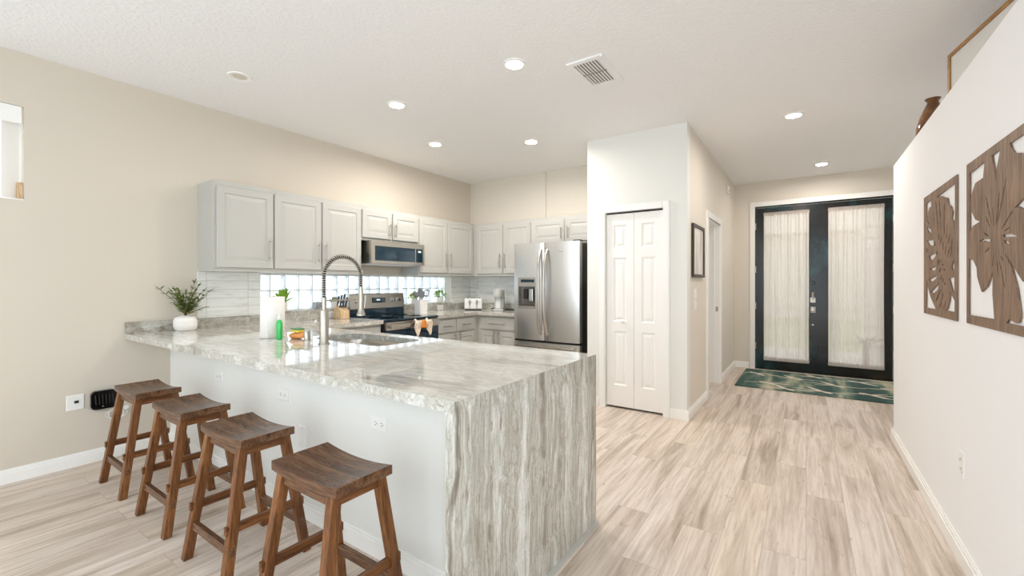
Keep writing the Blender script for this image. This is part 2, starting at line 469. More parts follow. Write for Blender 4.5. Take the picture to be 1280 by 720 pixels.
def slider(name, fn, us, z1):
    m = M()
    for u in us: m.prism([(u-.025, 0), (u+.025, 0), (u+.025, z1), (u-.025, z1)], fn, -.03, .03)
    for a, b in ((0, .04), (z1-.05, z1)): m.prism([(us[0], a), (us[-1], a), (us[-1], b), (us[0], b)], fn, -.03, .03)
    wf = struct(name, m, M_trim)
    obj('window_glass', M().prism([(us[0]+.02, .04), (us[-1]-.02, .04), (us[-1]-.02, z1-.05), (us[0]+.02, z1-.05)], fn, -.003, .003), M_glass, wf)
slider('window_3', lambda u, v, d: (u, -1.64+d, v), [-4.17+i*1.374 for i in range(7)], 2.69)  # unseen rear glazing, made wall-wide for more daylight
slider('window_4_added', lambda u, v, d: (4.14+d, u, v), [-1.37, -.3, .72, 1.77], 2.49)  # unseen window added for extra daylight from the right
struct('wall_peninsula', M().box(XL, -.985, 1.336, 1.45, 0, .872), M_knee)
# tile splashback
m = wallgrid(1.522, 5.122, 1.0, 1.40, [(WY0, WY1, WZ0, WZ1)], BX(XL, XL+.012))
m.box(XL+.012, -2.99, 5.123, 5.135, 1.0, 1.40)
struct('wall_splashback', m, M_tile)

def base(name, segs):
    m = M()
    for x0, x1, y0, y1, nx, ny in segs:
        for t, a, b in ((.016, 0, .065), (.011, .065, .082), (.006, .082, .092)):
            m.box(min(x0, x1) if nx == 0 else (x0 if nx > 0 else x0-t), max(x0, x1) if nx == 0 else (x0+t if nx > 0 else x0),
                  y0 if ny == 0 else (y0 if ny > 0 else y0-t), y1 if ny == 0 else (y0+t if ny > 0 else y0), a, b)
    return struct(name, m, M_trim)
base('baseboard_left', [(XL, XL, -1.58, 1.336, 1, 0)])
base('baseboard_peninsula', [(XL+.016, -.985, 1.336, 1.336, 0, -1)])
base('baseboard_right', [(.6, .6, 1.4, 4.765, -1, 0), (.584, 1.25, 4.765, 4.765, 0, 1)])
base('baseboard_pantry', [(-1.95, -1.815, 4.3, 4.3, 0, -1), (-1.086, -.914, 4.3, 4.3, 0, -1)])
base('baseboard_hall', [(-.93, -.93, 4.3, 5.215, 1, 0), (-.93, -.93, 6.21, 7.5, 1, 0)])
base('baseboard_entry', [(-.914, -.725, 7.5, 7.5, 0, -1)])
struct('trim_1', M().box(-.94, -.923, 1.05, 2.185, 0, .02), M_cab)

def casing(name, fn, u0, u1, z1, wd):
    m = M()
    for a, b, c, d in ((u0-wd, u0, 0, z1+wd), (u1, u1+wd, 0, z1+wd), (u0, u1, z1, z1+wd)):
        for ins, dep in ((0, .012), (.012, .02)):
            vs = [fn(u, v, k) for k in (0, dep) for v in (c, d) for u in (a+ins*(b-a > .1 and 0 or 1), b-ins*.6)]
            m.add(vs, [(0, 2, 3, 1), (4, 5, 7, 6), (0, 1, 5, 4), (2, 6, 7, 3), (0, 4, 6, 2), (1, 3, 7, 5)])
    return struct(name, m, M_trim)
casing('trim_2', FY(4.3), -1.743, -1.152, 2.03, .066)
casing('trim_3', FX(-.93), 5.29, 6.13, 2.045, .072)
casing('trim_4', FY(7.5), -.645, .955, 2.45, .07)
m = M()
m.box(-1.06, -.925, 5.29, 5.305, 0, 2.045); m.box(-1.06, -.925, 6.115, 6.13, 0, 2.045); m.box(-1.06, -.925, 5.305, 6.115, 2.03, 2.045)
m.box(-1.0, -.985, 6.10, 6.115, 0, 2.03)
jb = struct('trim_5', m, M_trim)
obj('strike_plate', M().box(-.972, -.944, 6.112, 6.116, .93, .99), M_nick, jb)

# ---- glass block window
m = M(); gl = M(); nb = 18; pw = (WY1-WY0)/nb
for i in range(nb+1):
    y = WY0+i*pw; m.box(-4.47, -4.385, max(WY0, y-.005), min(WY1, y+.005), WZ0, WZ1)
for z in (WZ0, 1.222, WZ1-.006):
    m.box(-4.469, -4.386, WY0, WY1, max(WZ0, z-.005), z+.005)
wb = struct('window_1', m, M_plate)
for i in range(nb):
    for z0, z1 in ((WZ0+.006, 1.216), (1.228, WZ1-.008)):
        y = WY0+i*pw
        gl.panel(FX(-4.38), y+.006, y+pw-.006, z0, z1, [(0, 0), (.012, .006), (.022, .006), (.03, .001)], .075)
obj('glass_blocks', gl, M_gblock, wb)
struct('window_1_sill', M().box(-4.385, -4.262, WY0, WY1, 1.0, 1.0199), M_grans)

# ---- high window with vertical blinds
m = M()
for a, b, c, d in ((-.6, -.56, 1.85, 2.465), (.50, .54, 1.85, 2.465), (-.56, .50, 1.85, 1.885), (-.56, .5, 2.43, 2.465)):
    m.box(-4.44, -4.38, a, b, c, d)
m.box(-4.38, -4.276, -.6, .54, 1.846, 1.852)
w2 = struct('window_2', m, M_trim)
obj('window_glass', M().box(-4.412, -4.408, -.56, .50, 1.885, 2.43), M_glass, w2)
obj('latch_block', M().box(-4.34, -4.30, .512, .538, 1.853, 1.965), M_block, w2)
bl = thing('vertical_blind', 'white vertical blind with a flat valance in the high left window', 'blind', (-4.32, -.03, 1.86))
obj('valance', M().box(-4.30, -4.285, -.595, .53, 2.35, 2.462), M_trim, bl)
for i in range(13):
    y = -.56+i*.084
    obj('slat', M().bar((-4.335, y+.038, 1.862), (-4.335, y+.038, 2.40), .086, .002, up=(1, .35, 0)), M_trim, bl)

# ---- pantry bifold door
d1 = struct('door_1', M().box(-1.742, -1.153, 4.335, 4.34, 2.005, 2.029), M_dark)
d1['label'] = 'white panelled bifold pantry door beside the refrigerator'
for k, (u0, u1) in enumerate(((-1.738, -1.449), (-1.446, -1.157))):
    m = M(); st, z0, z1 = .075, .022, 2.012
    fn = FY(4.318)
    rows = [(.24, .80), (.90, 1.56), (1.66, 1.90)]
    def bx(a, b, c, d):
        m.box(a, b, 4.318, 4.350, c, d)
    bx(u0, u0+st, z0, z1); bx(u1-st, u1, z0, z1)
    zz = [z0]+[v for r in rows for v in r]+[z1]
    for a, b in zip(zz[::2], zz[1::2]): bx(u0+st, u1-st, a, b)
    for a, b in rows:
        m.panel(fn, u0+st, u1-st, a, b, [(.0, -.001), (.012, -.011), (.022, -.011), (.045, -.003)], .03)
    lf = obj('door_leaf', m, M_door, d1)
    if k == 0:
        obj('door_knob', M().lathe([(.008, 0), (.008, .02), (.019, .03), (.021, .042), (.012, .05), (0, .052)], (0, 0, 0), 20), M_white, lf)
        kn = lf.children[0]
        for v in kn.data.vertices:
            x, y, z = v.co+wloc(d1); v.co = Vector((-1.555+x, 4.318-z, .905+y))-wloc(d1)

# ---- front double door
def front_leaf(name, u0, u1, g0, g1, z0g, z1g, label, hinge_left):
    m = wallgrid(u0, u1, .012, 2.425, [(g0, g1, z0g, z1g)], BY(7.50, 7.55))
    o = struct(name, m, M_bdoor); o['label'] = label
    mm = M()
    for a, b, c, d in ((g0-.022, g0, z0g-.022, z1g+.022), (g1, g1+.022, z0g-.022, z1g+.022), (g0, g1, z0g-.022, z0g), (g0, g1, z1g, z1g+.022)):
        mm.box(a, b, 7.488, 7.4999, c, d)
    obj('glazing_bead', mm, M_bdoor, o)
    obj('window_glass', M().box(g0, g1, 7.522, 7.528, z0g, z1g), M_glass, o)
    ux = u0-.008 if hinge_left else u1+.008
    for z in (.35, .95, 1.5, 2.15):
        obj('hinge', M().cyl((ux, 7.492, z-.05), (ux, 7.492, z+.05), .009, 10), M_nick, o, smooth=40)
    return o
fl = front_leaf('door_2', -.628, .150, -.527, .028, .155, 2.325, 'left black front door leaf carrying the lock and latch', True)
fr = front_leaf('door_3', .158, .936, .255, .845, .155, 2.325, 'right black front door leaf beside the right wall end', False)
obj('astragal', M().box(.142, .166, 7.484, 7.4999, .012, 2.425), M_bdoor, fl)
m = M()
for a, b in ((-.645, -.63), (.94, .955)): m.box(a, b, 7.5, 7.62, 0, 2.45)
m.box(-.63, .94, 7.5, 7.62, 2.43, 2.45); m.box(-.63, .94, 7.5, 7.62, 0, .011)
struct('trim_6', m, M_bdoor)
def lathe_y(m0, prof, c, n=24):
    t = M().lathe(prof, (0, 0, 0), n)
    return m0.add([(c[0]+x, c[1]-z, c[2]+y) for x, y, z in t.v], t.f)
h = obj('door_lever', lathe_y(M().box(.045, .105, 7.484, 7.4995, 1.02, 1.09), [(.016, 0), (.014, .05), (0, .052)], (.075, 7.484, 1.075)).bar((.075, 7.44, 1.085), (.078, 7.43, 1.165), .022, .016), M_nick, fl)
obj('deadbolt', lathe_y(M(), [(.034, 0), (.034, .012), (.024, .016), (.022, .03), (0, .031)], (.075, 7.4995, .915)), M_nick, fl, smooth=40)
obj('deadbolt', M().box(.043, .107, 7.4955, 7.4999, .875, .957), M_nick, fl, bevel=.002)
obj('lock_button', lathe_y(M(), [(.013, 0), (.013, .01), (0, .014)], (.075, 7.4995, .70)), M_chrome, fl, smooth=40)
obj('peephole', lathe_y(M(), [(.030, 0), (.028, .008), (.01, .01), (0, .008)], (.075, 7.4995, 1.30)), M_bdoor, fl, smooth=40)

def curtain(u0, u1, label, seed):
    rd = random.Random(seed)
    z0, z1 = .150, 2.34
    t = thing('sheer_curtain', label, 'curtain', ((u0+u1)/2, 7.47, z0), 'sheer front door curtains')
    nu, nz = 150, 14; ph = [(rd.uniform(0, 6.28), rd.uniform(.8, 1.2)) for _ in range(4)]
    vs = []; fs = []
    for j in range(nz+1):
        v = j/nz; z = z0+.02+(z1-z0-.04)*v
        for i in range(nu+1):
            u = i/nu
            a = .006*math.sin(2*math.pi*13*u+ph[0][0]+1.2*math.sin(2.2*v+ph[2][0]+4*u))+.005*math.sin(2*math.pi*5.3*u*ph[1][1]+ph[1][0])+.0015*math.sin(2*math.pi*31*u+ph[3][0])+.004*math.sin(2*math.pi*19*u+2*math.sin(5*u)+ph[3][0])
            pin = .006*(math.sin(math.pi*v))
            vs.append((u0+(u1-u0)*u+pin*math.sin(17*u), 7.468+a, z))
    for j in range(nz):
        for i in range(nu):
            k = j*(nu+1)+i; fs.append((k, k+1, k+nu+2, k+nu+1))
    obj('cloth', M().add(vs, fs), M_sheer, t, smooth=80, fixn=False)
    for z in (z0+.02, z1-.02):
        obj('curtain_rod', M().cyl((u0-.005, 7.479, z), (u1+.005, 7.479, z), .005, 10), M_plate, t, smooth=40)
        # gathered sleeve with a ruffle
        vs = []; fs = []; n = 240
        for i in range(n+1):
            u = i/n; x = u0+(u1-u0)*u; a = .003*math.sin(2*math.pi*46*u)+.002*math.sin(2*math.pi*31*u+1)
            for dz, k in ((-.026, 1.5), (-.012, .4), (.0, 1), (.012, .4), (.028, 1.6)):
                vs.append((x, 7.468+a*k-(0.004 if dz == 0 else 0), z+dz))
        for i in range(n):
            for j in range(4): k = i*5+j; fs.append((k, k+5, k+6, k+1))
        obj('sleeve', M().add(vs, fs), M_sheer, t, smooth=80, fixn=False)
curtain(-.530, .032, 'gathered cream sheer curtain over the glass of the left front door', 3)
curtain(.252, .850, 'gathered cream sheer curtain over the glass of the right front door', 8)

# ---- outside the front door
M_conc = painted('porch concrete', (206, 204, 198), 30, .1, .9)
M_house = painted('pale stucco', (226, 220, 212), 60, .1, .9)
M_lawn = painted('lawn', (170, 174, 140), 40, .4, .95)
struct('porch_floor', M().box(-2.5, 3, 7.62, 10.4, -.12, -.03), M_conc)
struct('front_lawn', M().box(-9, 10, 10.4, 24, -.2, -.08), M_lawn)
m = M()
for k in range(15): m.box(.80, 1.22, 9.4, 9.8, -.03+k*.19, -.03+k*.19+.18)
tag(obj('stone_column', m, M_house, bevel=.01), 'pale stacked block porch column seen through the right door curtain', 'column')
t = thing('porch_railing', 'low pale porch railing behind the right door glass', 'railing', (.4, 9.6, -.03))
obj('rail', M().box(-.5, .8, 9.57, 9.63, .80, .86), M_house, t)
for x in (-.48, -.05, .38): obj('post', M().box(x, x+.04, 9.58, 9.62, -.03, .80), M_house, t)
t = thing('porch_palm', 'dark fan of palm fronds low behind the right door curtain', 'plant', (.72, 8.2, -.03))
m = M(); rd = random.Random(4)
for i in range(20):
    a = rd.uniform(0, 6.28); e = rd.uniform(.3, 1.3)
    m.leaf((.72, 8.2, .32), (math.cos(a)*math.cos(e), math.sin(a)*math.cos(e), math.sin(e)), rd.uniform(.3, .5), .03, .35)
obj('fronds', m, mat('palm green', (58, 74, 48), .6), t, fixn=False)
obj('trunk', M().cyl((.72, 8.2, -.03), (.72, 8.2, .34), .04, 12), M_stem, t, smooth=40)
m = M().box(-8, 4, 20, 23, -.1, 3.2).prism([(-8.5, 3.2), (4.5, 3.2), (2, 4.6), (-6, 4.6)], lambda u, v, d: (u, d, v), 19.6, 23.4)
tag(obj('neighbour_house', m, M_house), 'pale house across the street beyond the front door', 'house')

# ---- doorway corner beads and ceiling fittings
def downlight(x, y, label, lit=True, lampmat=M_lamp):
    t = thing('downlight', label, 'ceiling light', (x, y, ZC), 'recessed ceiling downlights')
    obj('trim_ring', M().lathe([(.082, 0), (.080, -.006), (.060, -.008), (.056, -.002), (.056, 0)] if lit else [(.082, 0), (.080, -.006), (.058, -.007), (.046, -.001)], (x, y, ZC), 40), M_trim, t, smooth=40)
    if lit: obj('diffuser', M().lathe([(0, -.0015), (.0565, -.0015), (.0565, -.0005), (0, -.0005)], (x, y, ZC), 32), lampmat, t, smooth=40)
    else: obj('diffuser', M().lathe([(0, -.0015), (.048, -.0015), (.048, -.0005), (0, -.0005)], (x, y, ZC), 32), mat('unlit diffuser', (214, 208, 196), .5), t, smooth=40)
downlight(-1.676, 2.486, 'lit recessed ceiling light nearest the air vent')
downlight(-2.89, 2.49, 'lit ceiling downlight right of the unlit one, above the faucet')
downlight(-3.358, 3.431, 'lit ceiling downlight nearest the left wall, above the range', True, M_lampk)
downlight(-2.447, 3.955, 'lit ceiling downlight in front of the refrigerator', True, M_lampk)
downlight(-.096, 4.673, 'lit ceiling downlight in the hall beside the pantry corner', True, M_lamph)
downlight(.16, 6.794, 'lit ceiling downlight just inside the front doors', True, M_lamph)
downlight(-3.453, 1.5, 'unlit recessed ceiling light near the left wall', False)
v = thing('ceiling_vent', 'white slatted air vent in the ceiling', 'vent', (-1.25, 2.9, ZC))
m = M()
for a, b, c, d in ((-1.38, -1.345, 2.69, 3.12), (-1.165, -1.13, 2.69, 3.12), (-1.345, -1.165, 2.69, 2.73), (-1.345, -1.165, 3.08, 3.12)):
    m.box(a, b, c, d, ZC-.012, ZC-.0005)
m.box(-1.13, -1.118, 2.69, 3.12, ZC-.022, ZC-.0005)
obj('frame', m, M_ceil, v)
obj('backing', M().box(-1.345, -1.165, 2.73, 3.08, ZC-.003, ZC-.001), mat('vent backing', (120, 116, 108), .9), v)
for i in range(8):
    x = -1.336+i*.0225
    for c, d in ((2.732, 2.897), (2.907, 3.078)):
        obj('slat', M().bar((x+.006, c, ZC-.008), (x+.006, d, ZC-.008), .019, .0025, up=(.45, 0, 1)), M_ceil, v)
obj('crossbar', M().box(-1.345, -1.165, 2.896, 2.908, ZC-.012, ZC-.003), mat('vent bar', (150, 146, 138), .8), v)

# ------------------------------------------------------------------ worktops
CT = .914
t = thing('worktop', 'long glossy grey veined stone worktop with waterfall end on the peninsula', 'worktop', (-2.6, 1.6, 0))
SK = (-2.86, -2.13, 1.70, 2.075)
m = cut_plate('worktop', [[(XL+.001, 1.05), (-.982, 1.05), (-.982, 2.185), (-3.62, 2.185), (-3.62, 2.945), (XL+.001, 2.945)], rrect(*SK, .09, 8)], lambda u, v, d: (u, v, d), CT-.04, CT)
m.prism([(-.982, CT-.04), (-.94, CT), (-.982, CT)], lambda u, v, d: (u, d, v), 1.05, 2.185)
sl = obj('slab', m, [M_gran, M_grane], t)
for pg in sl.data.polygons:
    if abs(pg.normal.z) < .3: pg.material_index = 1
obj('waterfall_panel', M().prism([(-.982, .001), (-.94, .001), (-.94, CT), (-.982, CT-.04)], lambda u, v, d: (u, d, v), 1.05, 2.185), M_granv, t)
obj('upstand', M().box(XL+.001, XL+.022, 1.05, 2.945, CT, .999), M_grans, t)
t = thing('worktop', 'stone worktop in the far kitchen corner under the toaster', 'worktop', (-3.8, 4.4, 0))
m = M().prism([(XL+.001, 3.735), (-3.62, 3.735), (-3.62, 4.49), (-3.02, 4.49), (-3.02, 5.134), (XL+.001, 5.134)], lambda u, v, d: (u, v, d), CT-.04, CT)
sl = obj('slab', m, [M_gran, M_grane], t)
for pg in sl.data.polygons:
    if abs(pg.normal.z) < .3: pg.material_index = 1
obj('upstand', M().box(XL+.001, XL+.022, 3.735, 5.11, CT, .999).box(XL+.001, -3.02, 5.111, 5.134, CT, .999), M_grans, t)

# sink
k = M(); a = rrect(SK[0]-.008, SK[1]+.008, SK[2]-.008, SK[3]+.008, .095, 8); b = rrect(SK[0]+.005, SK[1]-.005, SK[2]+.005, SK[3]-.005, .08, 8)
c = rrect(SK[0]+.03, SK[1]-.03, SK[2]+.03, SK[3]-.03, .06, 8); n = len(a)
rings = [(rrect(SK[0]-.02, SK[1]+.02, SK[2]-.02, SK[3]+.02, .1, 8), CT-.042), (a, CT-.0415), (b, CT-.08), (b, CT-.19), (c, CT-.215)]
vs = [(u, v, z) for r, z in rings for u, v in r]; fs = []
for i in range(len(rings)-1):
    for j in range(n): fs.append((i*n+j, i*n+(j+1) % n, (i+1)*n+(j+1) % n, (i+1)*n+j))
fs.append(tuple((len(rings)-1)*n+j for j in range(n)))
s = thing('sink', 'undermount stainless steel sink in the peninsula worktop', 'sink', (-2.5, 1.89, CT-.22))
obj('basin', M().add(vs, fs), M_steelh, s, smooth=40)
obj('drain', M().lathe([(.045, 0), (.045, .004), (.03, .004), (.025, .001), (0, .001)], (-2.5, 1.9, CT-.2148)), M_chrome, s, smooth=40)

# ------------------------------------------------------------------ cabinets
DL = [(0, -.004), (.004, 0), (.056, 0), (.060, -.006), (.072, -.006), (.098, -.0015)]
DRL = [(0, -.004), (.004, 0), (.018, 0)]
DRP = [(0, -.004), (.004, 0), (.040, 0), (.044, -.005), (.052, -.005), (.066, -.0015)]
def pull(parent, fn, u, z, ln, vert=True):
    m = M(); q = ln*.36
    if vert:
        m.cyl(fn(u, z-ln/2, .030), fn(u, z+ln/2, .030), .006, 10)
        for s_ in (-q, q): m.cyl(fn(u, z+s_, 0), fn(u, z+s_, .031), .0045, 8)
    else:
        m.cyl(fn(u-ln/2, z, .030), fn(u+ln/2, z, .030), .006, 10)
        for s_ in (-q, q): m.cyl(fn(u+s_, z, 0), fn(u+s_, z, .031), .0045, 8)
    obj('handle', m, M_nick, parent, smooth=40)
def cdoor(t, fn, u0, u1, z0, z1, hu=None, hz=None, ln=.2, name='door', vert=True, loops=DL):
    o = obj(name, M().panel(fn, u0, u1, z0, z1, loops, .019), M_cab, t)
    if name == 'door' and z1-z0 < .4: ln = .15
    if hu is not None: pull(o, fn, hu, hz, ln, vert)
    return o
UG = 'grey wall cabinets'
def upper(label, fn, boxargs, doors, loc):
    t = thing('wall_cabinet', label, 'cabinet', loc, UG)
    obj('carcass', M().box(*boxargs), M_cab, t)
    for d in doors: cdoor(t, fn, *d)
    return t
F1 = FX(-3.960); xa, xb = XL+.001, -3.979
upper('grey wall cabinet at the left end of the row, single door', F1, (xa, xb, 1.526, 2.004, 1.395, 2.14), [(1.548, 1.998, 1.427, 2.098, 1.965, 1.595)], (-4.1, 1.76, 1.395))
upper('grey two-door wall cabinet left of the microwave', F1, (xa, xb, 2.0045, 2.934, 1.395, 2.14), [(2.011, 2.463, 1.427, 2.098, 2.432, 1.595), (2.477, 2.926, 1.427, 2.098, 2.508, 1.595)], (-4.1, 2.47, 1.395))
upper('short grey two-door cabinet directly above the microwave', F1, (xa, xb, 2.9345, 3.766, 1.765, 2.14), [(2.942, 3.336, 1.795, 2.098, 3.306, 1.90), (3.358, 3.753, 1.795, 2.098, 3.386, 1.90)], (-4.1, 3.35, 1.765))
upper('grey two-door wall cabinet right of the microwave, left of the corner', F1, (xa, xb, 3.7665, 5.12, 1.395, 2.14), [(3.776, 4.272, 1.427, 2.098, 4.240, 1.60), (4.298, 4.806, 1.427, 2.098, 4.330, 1.60)], (-4.1, 4.3, 1.395))
F2 = FY(4.826)
upper('grey two-door cabinet on the back wall above the coffee maker', F2, (-3.978, -2.995, 4.845, 5.133, 1.395, 2.14), [(-3.905, -3.456, 1.427, 2.098, -3.486, 1.60), (-3.434, -3.003, 1.427, 2.098, -3.404, 1.60)], (-3.49, 5, 1.395))
upper('short grey two-door cabinet above the refrigerator', F2, (-2.9945, -1.952, 4.845, 5.158, 1.79, 2.14), [(-2.976, -2.507, 1.815, 2.098, -2.54, 1.93), (-2.480, -1.96, 1.815, 2.098, -2.45, 1.93)], (-2.47, 5, 1.79))

LG = 'grey base cabinets'
def lower(label, boxargs, loc):
    t = thing('base_cabinet', label, 'cabinet', loc, LG)
    obj('carcass', M().box(*boxargs), M_cab, t); return t
F3 = FX(-3.640); F4 = FY(4.526)
t = lower('grey base cabinet between the peninsula and the range', (xa, -3.66, 2.19, 2.94, .10, CT-.042), (-3.97, 2.56, 0))
obj('toe_kick', M().box(xa, -3.72, 2.19, 2.94, 0, .10), M_cabin, t)
cdoor(t, F3, 2.21, 2.55, .13, .665, 2.52, .56); cdoor(t, F3, 2.58, 2.925, .13, .665, 2.61, .56)
cdoor(t, F3, 2.21, 2.55, .695, .845, 2.38, .77, .13, 'drawer', False, DRL); cdoor(t, F3, 2.58, 2.925, .695, .845, 2.75, .77, .13, 'drawer', False, DRL)
t = lower('grey base cabinet right of the range with two drawers side by side', (xa, -3.66, 3.74, 5.13, .10, CT-.042), (-3.97, 4.4, 0))
obj('toe_kick', M().box(xa, -3.72, 3.74, 5.13, 0, .10), M_cabin, t)
cdoor(t, F3, 3.752, 4.085, .13, .665, 4.055, .58); cdoor(t, F3, 4.11, 4.455, .13, .665, 4.14, .58)
cdoor(t, F3, 3.752, 4.085, .69, .845, 3.92, .765, .14, 'drawer', False, DRL); cdoor(t, F3, 4.11, 4.455, .69, .845, 4.28, .765, .14, 'drawer', False, DRL)
t = lower('grey base cabinet beside the refrigerator with one wide drawer', (-3.655, -3.022, 4.545, 5.13, .10, CT-.042), (-3.34, 4.8, 0))
obj('toe_kick', M().box(-3.655, -3.022, 4.6, 5.13, 0, .10), M_cabin, t)
cdoor(t, F4, -3.60, -3.335, .13, .665, -3.36, .58); cdoor(t, F4, -3.305, -3.035, .13, .665, -3.28, .58)
cdoor(t, F4, -3.60, -3.035, .69, .845, -3.318, .765, .26, 'drawer', False, DRL)
t = thing('peninsula_cabinet', 'grey cabinet under the peninsula worktop on its sink side', 'cabinet', (-2.3, 1.8, 0), LG)
m = M().box(-3.62, -.985, 1.452, 2.12, .10, .66)
for x in (-3.62, -3.0, -2.0, -1.0): m.box(x, x+.015, 1.452, 2.12, .66, CT-.042)
m.box(-3.605, -1.0, 2.102, 2.12, .66, CT-.042)
obj('carcass', m, M_cab, t)
obj('toe_kick', M().box(-3.62, -.985, 1.452, 2.06, 0, .10), M_cabin, t)
F5 = lambda u, v, d: (u, 2.139+d, v)
for i in range(5):
    u0 = -3.60+i*.52; cdoor(t, F5, u0+.01, u0+.50, .13, .845, u0+.46, .74)

# ------------------------------------------------------------------ microwave
t = thing('microwave', 'stainless over-range microwave with dark glass door under the wall cabinets', 'microwave', (-4.05, 3.35, 1.50))
y0, y1, z0, z1, xf = 2.985, 3.762, 1.51, 1.763, -3.885
obj('body', M().box(xa+.012, xf, y0, y1, z0, z1), M_steelh, t, bevel=.003)
fn = FX(xf)
m = wallgrid(y0, y1, z0+.002, z1-.001, [(y0+.045, y1-.03, z0+.035, z1-.058)], BX(xf+.0005, xf+.02))
obj('front_frame', m, M_steelh, t)
obj('door_glass', M().panel(FX(xf+.016), y0+.045, y1-.145, z0+.035, z1-.058, [(0, 0), (.004, .002)], .014), M_blackglass, t)
obj('control_panel', M().panel(FX(xf+.016), y1-.142, y1-.03, z0+.035, z1-.058, [(0, 0), (.004, .002)], .014), M_blackglass, t)
M_disp = m_emit('display', (150, 205, 225), .5)
obj('clock_display', M().box(xf+.018, xf+.0186, y1-.10, y1-.055, z1-.10, z1-.08), M_disp, t)
obj('badge', M().box(xf+.02, xf+.0212, 3.36, 3.40, z1-.035, z1-.025), M_chrome, t)
obj('vent_underside', M().box(xa+.03, xf-.03, y0+.03, y1-.03, z0-.008, z0), M_plate, t)
obj('door_edge', M().box(xf+.018, xf+.021, y1-.150, y1-.137, z0+.036, z1-.059), M_steelh, t)

# ------------------------------------------------------------------ range
t = thing('range', 'stainless electric range with black glass cooktop between the worktops', 'stove', (-3.95, 3.34, 0))
y0, y1, xf = 2.952, 3.728, -3.625
obj('body', M().box(XL+.03, xf, y0, y1, .04, .895), mat('range side', (32, 38, 44), .3), t)
obj('cooktop', M().box(XL+.04, xf+.03, y0, y1, .895, .916), M_blackglass, t, bevel=.004)
for cx, cy, r in ((-4.05, 3.15, .08), (-4.05, 3.53, .10), (-3.78, 3.15, .11), (-3.78, 3.53, .08)):
    obj('burner', M().lathe([(r, 0), (r, .0006), (r-.004, .0006), (r-.004, 0)], (cx, cy, .9161), 40), mat('burner ring', (70, 74, 78), .3), t)
b = obj('backguard', M().prism([(XL+.024, .90), (-4.20, .90), (-4.20, 1.0), (-4.185, 1.005), (-4.205, 1.165), (-4.22, 1.175), (XL+.024, 1.175)], lambda u, v, d: (u, d, v), y0, y1), M_steelh, t)
obj('black_splash', M().box(-4.20, -4.192, y0+.004, y1-.004, .917, .998), M_blackglass, b)
def tilt(u, v, d): return (-4.185-(v-1.005)*.125+d, u, v)
obj('display_panel', M().panel(tilt, 3.245, 3.435, 1.065, 1.125, [(0, .002), (.003, .003)], .004), M_blackglass, b)
obj('clock_display', M().panel(tilt, 3.31, 3.36, 1.09, 1.108, [(0, .0036)], .001), M_disp, b)
for y in (3.03, 3.11, 3.545, 3.635):
    q = M().lathe([(.028, 0), (.028, .004), (.022, .006), (.020, .028), (0, .03)], (0, 0, 0), 24)
    obj('knob', M().add([(-4.185-(1.095+yy-1.005)*.125+zz, y+xx, 1.095+yy) for xx, yy, zz in q.v], q.f), M_chrome, b, smooth=40)
od = obj('oven_door', M().box(xf, xf+.035, y0+.006, y1-.006, .27, .80), M_blackglass, t, bevel=.004)
obj('door_top_trim', M().box(xf, xf+.036, y0+.006, y1-.006, .802, .885), M_steelh, t, bevel=.003)
m = M().bar((xf+.075, y0+.03, .845), (xf+.075, y1-.03, .845), .022, .045, (0, 0, 1))
for y in (y0+.05, y1-.05): m.box(xf+.034, xf+.07, y-.012, y+.012, .83, .86)
obj('oven_handle', m, M_steelh, od, bevel=.004)
obj('storage_drawer', M().box(xf, xf+.03, y0+.006, y1-.006, .06, .262), M_steelh, t, bevel=.004)

# towel tied on the oven handle
t = thing('dish_towel', 'cream patterned towel with orange knot hanging on the oven handle', 'towel', (xf+.09, 3.37, .62))
def m_towel():
    m = mat('towel cloth', None, .9)
    n = noise(m, coords(m, (1, 1, 1), 'Object'), 55, 2)
    lk(m, ramp(m, n, [(.42, (222, 196, 170)), (.5, (240, 228, 212)), (.62, (240, 230, 216)), (.68, (205, 165, 130))]), P(m).inputs['Base Color'])
    return m
M_towel = m_towel()
for cy, lean in ((3.325, -.01), (3.475, .03)):
    vs = []; fs = []; n = 10; kk = 12
    for j in range(kk+1):
        v = j/kk; wd = (.078*(1-v)**.9+.006) if v > .3 else .045+.0165*v/.3
        for i in range(n+1):
            u = i/n-.5
            vs.append((xf+.110+.012*math.cos(u*14)*(1-.5*v)+.004*math.sin(9*v), cy+lean*v+u*2*wd, .885-.172*v))
    for j in range(kk):
        for i in range(n): q = j*(n+1)+i; fs.append((q, q+1, q+n+2, q+n+1))
    o = obj('tail', M().add(vs, fs), M_towel, t, smooth=80, fixn=False)
    sd = o.modifiers.new('thick', 'SOLIDIFY'); sd.thickness = .005
vs = []; fs = []
for j in range(9):
    v = j/8
    for i in range(9):
        u = i/8-.5
        vs.append((xf+.125+.008*math.cos(u*16), 3.40+u*(.04+.055*v), .885-.085*v+.02*abs(u)))
for j in range(8):
    for i in range(8): q = j*9+i; fs.append((q, q+1, q+10, q+9))
o = obj('knot', M().add(vs, fs), mat('orange cloth', (232, 150, 70), .9), t, smooth=80, fixn=False)
sd = o.modifiers.new('thick', 'SOLIDIFY'); sd.thickness = .006
for ya, yb in ((3.30, 3.33), (3.46, 3.52)):
    obj('loop', M().tube([(xf+.110, ya, .86), (xf+.106, ya, .885), (xf+.075, (ya+yb)/2, .893), (xf+.052, yb, .885), (xf+.050, yb, .85)], .012, 10), M_towel, t, smooth=60)

